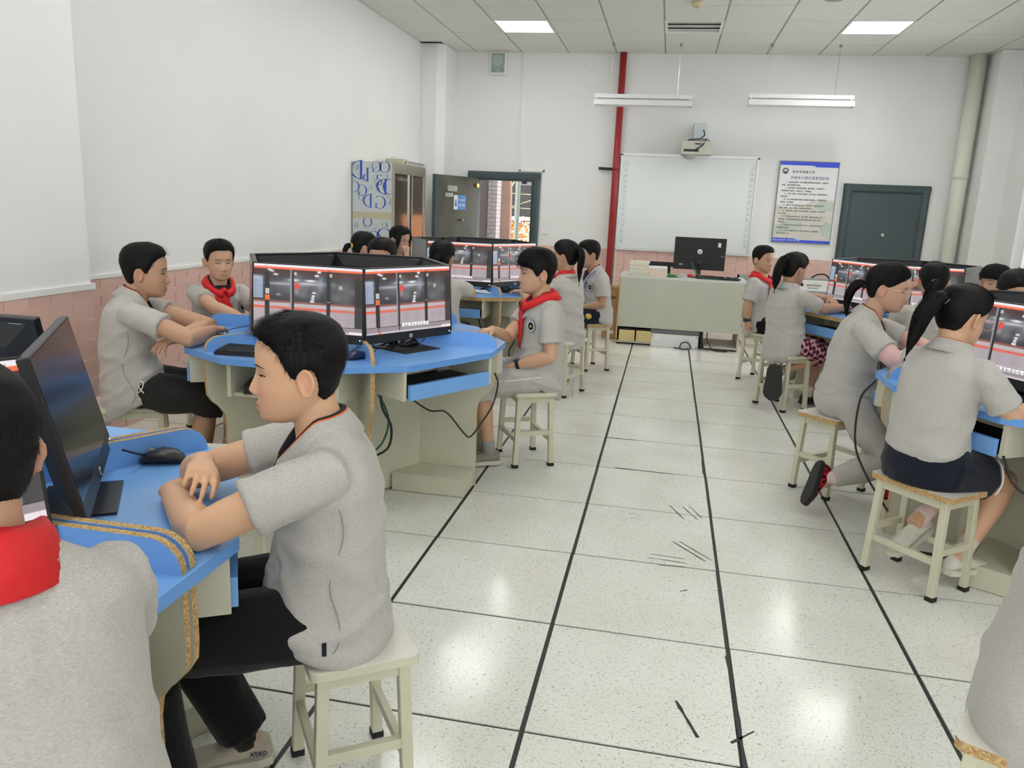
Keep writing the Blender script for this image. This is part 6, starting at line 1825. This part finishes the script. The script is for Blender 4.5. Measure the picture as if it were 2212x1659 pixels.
    if sleeve:
        for side in ('R', 'L'):
            el, wr, d, pn, a = ARM[side]; sh = SH[side]
            MB().tube([sh + (el - sh) * .70, sh + (el - sh) * .72, sh + (el - sh) * .90, el, el + (wr - el) * .2, el + (wr - el) * .95], [.050 * s, .048 * s, .046 * s, .047 * s, .045 * s, .032 * s], 16).build('arm_sleeve', sleeve, T, True, O)
    return T, H, on_torso, ARM, LEG, O
def sum_interp(vals, us, u):
    u = min(max(u, us[0]), us[-1])
    for i in range(len(us) - 1):
        if us[i] <= u <= us[i + 1]:
            k = (u - us[i]) / (us[i + 1] - us[i]); return np.asarray(vals[i]) * (1 - k) + np.asarray(vals[i + 1]) * k
    return np.asarray(vals[-1])
# ------------------------------------------------------------------ the pupils
# foreground boy, profile, arms folded on the near left desk
T, H, OT, ARM, LEG, O = person('boy in profile with black trousers resting folded arms on the blue desk', (-.44, -.92), 207, (-.445, -.925, .918), (-.488, -.946, 1.060), hyaw=204, hpitch=2, s=1.02, hs=1.0,
    res='hero', hair='boy', seed=2, bottom='trousers', bcol=BLACKCLOTH, badge=None, skin=(.70, .425, .265), eye=.55,
    arms={'L': dict(elbow=(-.575, -1.205, .778), wrist=(-.748, -1.035, .778), dir=(-.50, .80, -.05), palm=(.3, .2, -1), curl=(35, 45, 30), thumb=25),
          'R': dict(elbow=(-.765, -.915, .785), wrist=(-.662, -1.045, .862), dir=(.50, -.84, -.02), palm=(-.30, -.2, -1), curl=(20, 34, 24), spread=1.1, thumb=18)},
    legs={'L': dict(knee=(-.77, -1.165, .475), ankle=(-.735, -1.12, .09), yaw=207), 'R': dict(knee=(-.815, -.985, .475), ankle=(-.665, -.905, .085), yaw=207)},
    shoes=(SHOEBEIGE, SOLE, BLACKCLOTH))
hj, kn, an, fd, l = LEG['R']
lf = vec(.454, -.891, 0); pt = an - fd * .030 + lf * .0375 - vec(0, 0, .030) - O
text_job('shoe_lettering', 'xtep', .024, mat('shoe_ink', (.02, .03, .14)), T, Matrix(((.891, 0, .454, pt[0]), (.454, 0, -.891, pt[1]), (0, 1, 0, pt[2]), (0, 0, 0, 1))))
SEAM = mat('seam_thread', (.30, .29, .27), rough=.9)
def seam(T, OT, O, ang, u0, u1, name='side_seam'):
    MB().tube([OT(u0 + (u1 - u0) * k / 14, ang + 4 * math.sin(k * .7), .0035)[0] for k in range(15)], .0011, 5).build(name, SEAM, T, True, O)
seam(T, OT, O, 92, .70, -.22)
pp, nn = OT(-.14, 88, .005)
MB().obox(pp, unit(np.cross(nn, vec(0, 0, 1))) * .005, nn * .0015, vec(0, 0, .016)).build('side_tag', NAVY, T, False, O)
# boy in the lower left corner, seen from behind
person('boy seen from behind with red scarf in the lower left corner', (-.43, -1.80), 150, (-.560, -1.711, .928), (-.622, -1.680, 1.072), hyaw=166, hpitch=8, s=1.06, hs=1.05, res='near', hair='boy', seed=3,
    bottom='trousers', bcol=BLACKCLOTH, scarf='back', scarf_k=.82, badge=None, skin=(.60, .35, .235),
    arms={'R': dict(wrist=(-.80, -1.46, .775)), 'L': dict(wrist=(-.88, -1.62, .775))})
# boy by the pink wall with folded arms
T, H, OT, ARM, LEG, O = person('boy with folded arms in charcoal shorts sitting by the pink wall', (-2.17, .77), 32, (-2.145, .785, .925), (-2.102, .812, 1.055), hyaw=30, hpitch=4, s=1.04, hs=1.04, res='mid', hair='boy', seed=4,
    bottom='shorts', bcol=CHARCOAL, badge=None, skin=(.58, .345, .225), back=.03,
    arms={'R': dict(elbow=(-1.79, .655, .785), wrist=(-1.80, .87, .79), dir=(-.1, 1, 0)), 'L': dict(elbow=(-1.86, .93, .80), wrist=(-1.93, .73, .76), dir=(-.1, -1, -.2))},
    legs={'R': dict(knee=(-1.84, .87, .46), ankle=(-1.93, .85, .09), yaw=32, bare=True), 'L': dict(knee=(-1.93, 1.0, .47), ankle=(-1.95, .98, .09), yaw=32, bare=True)})
seam(T, OT, O, -90, .70, -.22)
q0 = LEG['R'][0] + (LEG['R'][1] - LEG['R'][0]) * .12 + vec(.045, -.080, .035)
MB().tube(smooth_path([q0 + vec(-.02, 0, -.03), q0 + vec(.01, 0, .0), q0 + vec(.02, 0, .03), q0 + vec(.0, 0, .035), q0 + vec(-.005, 0, .01), q0 + vec(.02, 0, -.02)]), .003, 6).build('shorts_logo', WHITE, T, True, O)
# red-scarf boy behind the middle desk
person('red-scarf boy behind the middle desk looking towards the camera', (-2.34, 1.82), -40, (-2.345, 1.825, .885), (-2.315, 1.80, 1.035), hyaw=-44, hpitch=6, s=.96, hs=.98, res='mid', hair='boy', seed=5,
    bottom='shorts', bcol=NAVYCLOTH, scarf=True, badge=True, skin=(.67, .415, .275),
    arms={'R': dict(elbow=(-2.20, 1.545, .79), wrist=(-1.99, 1.40, .785), dir=(.8, -.5, 0)), 'L': dict(wrist=(-1.93, 1.66, .78))})
# red-scarf boy in the aisle
T, H, OT, ARM, LEG, O = person('red-scarf boy in profile wearing grey shorts and a black watch in the aisle', (-.385, 1.83), 205, (-.375, 1.83, .925), (-.412, 1.812, 1.075), hyaw=203, hpitch=2, s=1.02, hs=1.02, res='near', hair='fringe', seed=6,
    bottom='shorts', bcol=GREYCLOTH, scarf=True, badge=True, watch='L', skin=(.63, .385, .25),
    arms={'L': dict(elbow=(-.285, 1.655, .640), wrist=(-.475, 1.665, .575), dir=(-.95, .1, -.1), palm=(0, 0, -1)), 'R': dict(elbow=(-.56, 1.80, .70), wrist=(-.60, 1.58, .775), dir=(-.5, -.8, 0))},
    legs={'L': dict(knee=(-.66, 1.62, .465), ankle=(-.60, 1.63, .085), yaw=205), 'R': dict(knee=(-.73, 1.77, .465), ankle=(-.70, 1.78, .085), yaw=205)}, shoes=(SHOEGREY, SOLE, SOCKGREY))
MB().tube(smooth_path([LEG['L'][0] + vec(.02, -.095, .02), (LEG['L'][0] + LEG['L'][1]) / 2 + vec(.03, -.088, .02), LEG['L'][1] + vec(.03, -.075, .03)]), .0035, 6).build('side_stripe', WHITE, T, True, O)
# ponytail girl on the aisle, from behind
person('girl with long ponytail and yellow hair clip seen from behind on the aisle', (-.45, 3.55), 150, (-.465, 3.56, .905), (-.475, 3.565, 1.065), hyaw=158, hpitch=4, s=.98, res='mid', hair='girl', girl=True, seed=7,
    bottom='shorts', bcol=NAVYCLOTH, scarf=True, scarf_k=.78, badge=None, skin=(.55, .33, .22), glasses=mat('pink_frame', (.75, .45, .45), rough=.3),
    tail=dict(tie=(0, -.105, .055), path=[(0, -.09, .055), (0, -.125, .05), (0, -.140, -.01), (.0, -.125, -.10), (.0, -.12, -.19)], r=.032, band=GOLD, band_r=.006),
    arms={'L': dict(wrist=(-.80, 3.58, .775), dir=(-1, .1, 0)), 'R': dict(wrist=(-.75, 3.78, .775))},
    legs={'R': dict(ankle=(-.46, 3.72, .11)), 'L': dict(ankle=(-.55, 3.60, .11))}, shoes=(SHOEGREY, SOLE, BLACKCLOTH))
# boy in navy shorts near the red pipe
T, H, OT, ARM, LEG, O = person('boy in navy shorts with hands in his lap near the red pipe', (-.30, 4.64), 205, (-.345, 4.62, .885), (-.395, 4.60, 1.03), hyaw=200, hpitch=10, s=1.0, hs=1.0, res='mid', hair='boy', seed=8, bottom='shorts', bcol=NAVYCLOTH, badge=True, skin=(.52, .31, .20),
    arms={'L': dict(elbow=(-.235, 4.48, .61), wrist=(-.43, 4.50, .56), dir=(-1, .1, -.1)), 'R': dict(wrist=(-.52, 4.62, .57))})
for sg in (-1, 1):
    MB().tube(smooth_path([OT(1.0, 175 * sg, .012)[0], OT(.97, 60 * sg, .014)[0], OT(.85, 22 * sg, .012)[0], OT(.6, 6 * sg, .012)[0]]), .005, 6, flat=.4).build('lanyard', mat('royal_blue', (.02, .05, .45), rough=.6), T, True, O)
q0 = LEG['L'][0] + (LEG['L'][1] - LEG['L'][0]) * .35 + vec(.035, -.085, .02)
MB().ball(q0, (.03, .010, .026), 12, 8).build('shorts_emblem', GOLD, T, True, O)
bp_ = thing('blue_pouch', 'royal blue pouch in the lap of the boy near the red pipe', 'pouch', (-.47, 4.55, .56))
MB().ball((0, 0, .03), (.07, .08, .035), 14, 8).build('cloth', mat('royal_blue', (.02, .05, .45)), bp_, True)
# pupils of the far left desk and behind the middle desk
person('ponytail girl with yellow scrunchie behind the middle desk monitors', (-2.15, 3.58), 30, (-2.14, 3.585, .895), (-2.115, 3.60, 1.045), hyaw=40, hpitch=8, s=.95, res='far', hair='girl', girl=True, seed=9, bottom='shorts', lowpoly=True,
    tail=dict(tie=(0, -.115, .0), path=[(0, -.10, .0), (0, -.135, -.005), (0, -.155, -.05), (0, -.15, -.13)], r=.026, band=GOLD, band_r=.011))
T, H, OT, ARM, LEG, O = person('girl with glasses and long hair resting her cheek on her hand by the cabinet', (-2.19, 4.56), -20, (-2.17, 4.55, .915), (-2.13, 4.535, 1.075), hyaw=-22, hpitch=8, s=.98, res='far', hair='girl', girl=True, seed=10, bottom='shorts', glasses=DARKFRAME, lowpoly=True, skin=(.60, .38, .26),
    tail=dict(tie=(0, -.09, -.08), locks=[[(.055, .035, .085), (.078, .045, .03), (.078, .035, -.04), (.070, .02, -.12)], [(-.055, .035, .085), (-.078, .045, .03), (-.078, .035, -.04), (-.070, .02, -.12)], [(.0, -.09, .04), (.0, -.11, -.04), (.0, -.10, -.14), (.0, -.09, -.2)], [(.06, -.05, .03), (.075, -.06, -.05), (.07, -.06, -.15)]]),
    arms={'R': dict(elbow=(-2.03, 4.38, .79), wrist=(-2.035, 4.44, .955), dir=(0, .25, 1), palm=(-.8, .5, 0), curl=(50, 60, 40)), 'L': dict(wrist=(-1.80, 4.55, .775))})
person('boy with only his hair and forehead showing above the middle desk monitors', (-1.49, 2.34), -90, (-1.485, 2.32, .905), (-1.483, 2.29, 1.062), hyaw=-88, hpitch=10, s=1.0, hs=1.04, res='far', hair='boy', seed=11, bottom='shorts', lowpoly=True, skin=(.55, .31, .2))
person('pupil with smooth black bobbed hair seen from behind at the far left desk', (-1.32, 3.04), 90, (-1.315, 3.06, .885), (-1.31, 3.085, 1.035), hyaw=85, hpitch=4, s=1.0, hs=1.02, res='far', hair='girl', seed=12, bottom='shorts', lowpoly=True,
    tail=dict(tie=(0, -.08, -.2), locks=[[(.0, -.08, .06), (.0, -.108, .0), (.0, -.095, -.07)], [(.045, -.07, .05), (.062, -.078, -.01), (.055, -.07, -.07)], [(-.045, -.07, .05), (-.062, -.078, -.01), (-.055, -.07, -.07)]]),
    arms={'R': dict(elbow=(-1.11, 3.16, .785), wrist=(-1.16, 3.36, .785)), 'L': dict(wrist=(-1.42, 3.4, .775))})
# right side
T, H, OT, ARM, LEG, O = person('red-scarf boy with a watch, one hand on his stool, beside the teacher desk', (1.15, 4.735), -25, (1.115, 4.745, .90), (1.118, 4.745, 1.058), hyaw=-42, hpitch=4, s=1.0, hs=.96, res='mid', hair='boy', seed=13, bottom='shorts', bcol=BLACKCLOTH, scarf=True, badge=True, watch='R', skin=(.55, .33, .21),
    arms={'R': dict(elbow=(1.005, 4.575, .665), wrist=(1.02, 4.58, .535), dir=(.12, .02, -1), palm=(.6, .5, 0), curl=(25, 30, 20)), 'L': dict(wrist=(1.42, 4.70, .57))},
    legs={'R': dict(knee=(1.44, 4.50, .49), ankle=(1.42, 4.48, .09)), 'L': dict(knee=(1.50, 4.66, .49), ankle=(1.48, 4.64, .09))})
MB().tube(smooth_path([LEG['R'][0] + vec(.02, -.06, .07), (LEG['R'][0] + LEG['R'][1]) / 2 + vec(0, -.04, .085), (LEG['R'][0] + LEG['R'][1]) / 2 + vec(.06, -.06, .06)]), .003, 6).build('side_stripe', WHITE, T, True, O)
T, H, OT, ARM, LEG, O = person('ponytail girl in plum plaid shorts with one arm stretched along the far right desk', (1.215, 3.66), 30, (1.20, 3.65, .915), (1.222, 3.662, 1.055), hyaw=38, hpitch=10, s=1.0, hs=1.0, res='mid', hair='girl', girl=True, seed=14, bottom='shorts', bcol=PLAID, badge=None, skin=(.52, .31, .21),
    tail=dict(tie=(0, -.105, .06), path=[(0, -.095, .06), (0, -.130, .05), (-.01, -.150, -.03), (-.01, -.145, -.11), (-.01, -.14, -.17)], r=.038, band=BLACKM),
    arms={'R': dict(elbow=(1.44, 3.62, .785), wrist=(1.655, 3.80, .785), dir=(.75, .6, .0), curl=(15, 20, 15)), 'L': dict(elbow=(1.46, 3.98, .82), wrist=(1.53, 3.82, .84), dir=(.2, -1, -.15), palm=(0, 0, -1))},
    legs={'R': dict(knee=(1.52, 3.76, .43), ankle=(1.16, 3.55, .285), foot=(.0, -.15, -1), sole_up=(.30, .95, -.1), sock=.05, fat=1.5, long=1.1), 'L': dict(knee=(1.50, 3.90, .45), ankle=(1.46, 3.84, .09))}, shoes=(BLACKM, BLACKM, SOCKPINK))
MB().tube([H((.062, .055, .075)), H((.070, .062, .060))], .006, 8).build('hair_clip', mat('coral_plastic', (.9, .35, .3), rough=.4), T, True, O)
T, H, OT, ARM, LEG, O = person('girl with clear glasses and pink arm sleeves in pale grey joggers', (1.27, 1.79), -15, (1.335, 1.773, .950), (1.395, 1.757, 1.105), hyaw=-18, hpitch=8, s=1.05, hs=1.0, res='near', hair='girl', girl=True, seed=15, bottom='joggers', bcol=GREYCLOTH, badge=True, skin=(.64, .39, .27), glasses=CLEARFRAME, sleeve=PINKSLEEVE, back=.02, short_hem=True,
    tail=dict(tie=(0, -.112, -.012), path=[(0, -.10, -.012), (0, -.135, -.005), (0, -.165, -.04), (0, -.170, -.11), (0, -.155, -.18)], r=.028, band=BLACKM),
    arms={'R': dict(elbow=(1.395, 1.465, .790), wrist=(1.56, 1.53, .79), dir=(.9, .3, 0), palm=(0, 0, -1)), 'L': dict(elbow=(1.63, 1.90, .80), wrist=(1.67, 1.68, .79), dir=(.2, -1, 0))},
    legs={'R': dict(knee=(1.48, 1.585, .26), ankle=(1.175, 1.50, .15), foot=(-.35, -.75, -.75), sole_up=(.75, .15, -.35), sock=.10), 'L': dict(knee=(1.62, 1.70, .44), ankle=(1.56, 1.66, .09))}, shoes=(REDPLAID, BLACKM, SOCKPINK))
T, H, OT, ARM, LEG, O = person('ponytail girl with pink glasses and navy shorts on the nearest right stool', (1.37, .765), 36, (1.405, .785, .945), (1.432, .806, 1.085), hyaw=30, hpitch=14, s=1.02, hs=1.0, res='near', hair='girl', girl=True, seed=16, bottom='tucked', bcol=NAVYCLOTH, badge=None, skin=(.68, .41, .26), glasses=mat('pink_frame', (.75, .45, .45)), back=.01,
    tail=dict(tie=(-.01, -.105, .045), path=[(-.01, -.092, .045), (-.02, -.128, .045), (-.04, -.150, -.02), (-.05, -.150, -.10), (-.06, -.145, -.19)], r=.036, band=mat('cream_band', (.55, .48, .42), rough=.6), band_r=.007),
    arms={'R': dict(elbow=(1.61, .655, .735), wrist=(1.79, .80, .775), dir=(.8, .6, 0)), 'L': dict(wrist=(1.66, 1.06, .78))},
    legs={'R': dict(knee=(1.71, .86, .42), ankle=(1.55, .74, .135), yaw=30, sock=.11), 'L': dict(knee=(1.62, .98, .42), ankle=(1.40, .83, .23), yaw=205, foot=(-.75, -.55, -.35), sock=.11)}, shoes=(SHOEWHITE, SOLE, SOCKPINK))
hj, kn = LEG['R'][0], LEG['R'][1]; dd = unit(kn - hj); rr = unit(np.cross(dd, vec(0, 0, 1)))
MB().tube([hj + dd * .20 + rr * .097 * math.cos(a) + np.cross(rr, dd) * .097 * math.sin(a) for a in np.linspace(-.5, 1.2, 9)], .0045, 6).build('hem_stripe', WHITE, T, True, O)
T, H, OT, ARM, LEG, O = person('ponytail girl seen from behind raising a pen at the far right desk', (2.02, 3.05), 90, (2.01, 3.07, .90), (2.005, 3.09, 1.06), hyaw=80, hpitch=4, s=1.0, hs=1.02, res='mid', hair='girl', girl=True, seed=17, bottom='shorts', lowpoly=True, badge=None,
    tail=dict(tie=(0, -.11, .0), path=[(0, -.10, .0), (0, -.135, -.01), (-.03, -.15, -.06), (-.06, -.14, -.12)], r=.028, band=GREYP, band_r=.006),
    arms={'L': dict(elbow=(1.83, 3.20, .80), wrist=(1.90, 3.24, .975), dir=(.3, .1, .9), palm=(.9, .1, -.2), curl=(55, 60, 40)), 'R': dict(wrist=(2.15, 3.42, .775))})
pen = thing('pen', 'clear pen held up in the raised hand at the far right desk', 'pen', (1.945, 3.26, 1.02))
MB().tube([(0, 0, 0), (-.02, -.01, .12)], [.0045, .004], 8).build('barrel', mat('clear_pen', (.7, .75, .78), rough=.15), pen, True)
person('boy looking over from behind the right edge desk', (2.70, 3.22), 150, (2.575, 3.345, .895), (2.49, 3.43, 1.05), hyaw=215, hpitch=0, s=1.0, hs=.98, res='mid', hair='fringe', seed=18, bottom='shorts', lowpoly=True, skin=(.55, .33, .21),
    arms={'R': dict(wrist=(2.52, 3.52, .60)), 'L': dict(wrist=(2.44, 3.30, .60))})
person('pupil at the right edge with hair rising above the nearest monitor', (2.17, 2.28), -90, (2.168, 2.26, .915), (2.168, 2.23, 1.075), hyaw=-92, hpitch=14, s=1.0, hs=1.08, res='far', hair='girl', seed=19, bottom='shorts', lowpoly=True, skin=(.55, .33, .21))
person('pupil cut off at the bottom right corner, grey shirt back', (1.145, -.90), -15, (1.235, -.915, .955), (1.31, -.935, 1.10), hyaw=-15, hpitch=4, s=1.06, hs=1.0, res='mid', hair='boy', seed=20, bottom='shorts', bcol=BLACKCLOTH, badge=None, back=.02,
    arms={'R': dict(wrist=(1.60, -1.15, .66)), 'L': dict(wrist=(1.64, -.85, .66))})
run_jobs()
for (x, y, z, rz, lab, off, tilt) in sorted(MONS, key=lambda q: q[5]):
    place_monitor(x, y, z, rz, lab, off=off, tilt=tilt)
tm = copy_tree(MPROTO); tm.location = (TMON[0], TMON[1], .75); tm.rotation_euler = (0, 0, PI)
tag(tm, 'black monitor seen from behind on the teacher desk', 'monitor', 'black desk monitors')
for ch in list(tm.children):
    if ch.name.startswith('stand'):
        ch.location = (0, -.012, -.10); 
    if ch.name.startswith('housing'):
        ch.matrix_local = Matrix.Translation((0, 0, .03))
        for g in list(ch.children):
            if g.name.startswith('screen'):
                g.data = OFF_ME
                for q in list(g.children): bpy.data.objects.remove(q)
            elif g.name.startswith(('vent', 'logo', 'asset')):
                for q in list(g.children): bpy.data.objects.remove(q)
                bpy.data.objects.remove(g)
            elif g.name.startswith('back_cover'):
                g.data = MB().box(-.268, .268, .011, .030, .052, .388).mesh('back_cover', BLACKM)
        hp_logo(ch, (0, .031, .245), .027, out=1, m_ring=mat('logo_pale', (.75, .76, .76), rough=.4))
        MB().box(-.215, -.185, .030, .0312, .30, .345).build('asset_sticker', WHITE, ch)
        MB().box(-.26, -.22, .030, .0312, .20, .206).build('small_label', GREYP, ch); MB().box(.17, .21, .030, .0312, .095, .11).build('small_label', GREYP, ch)
run_jobs()
bpy.context.view_layer.update()
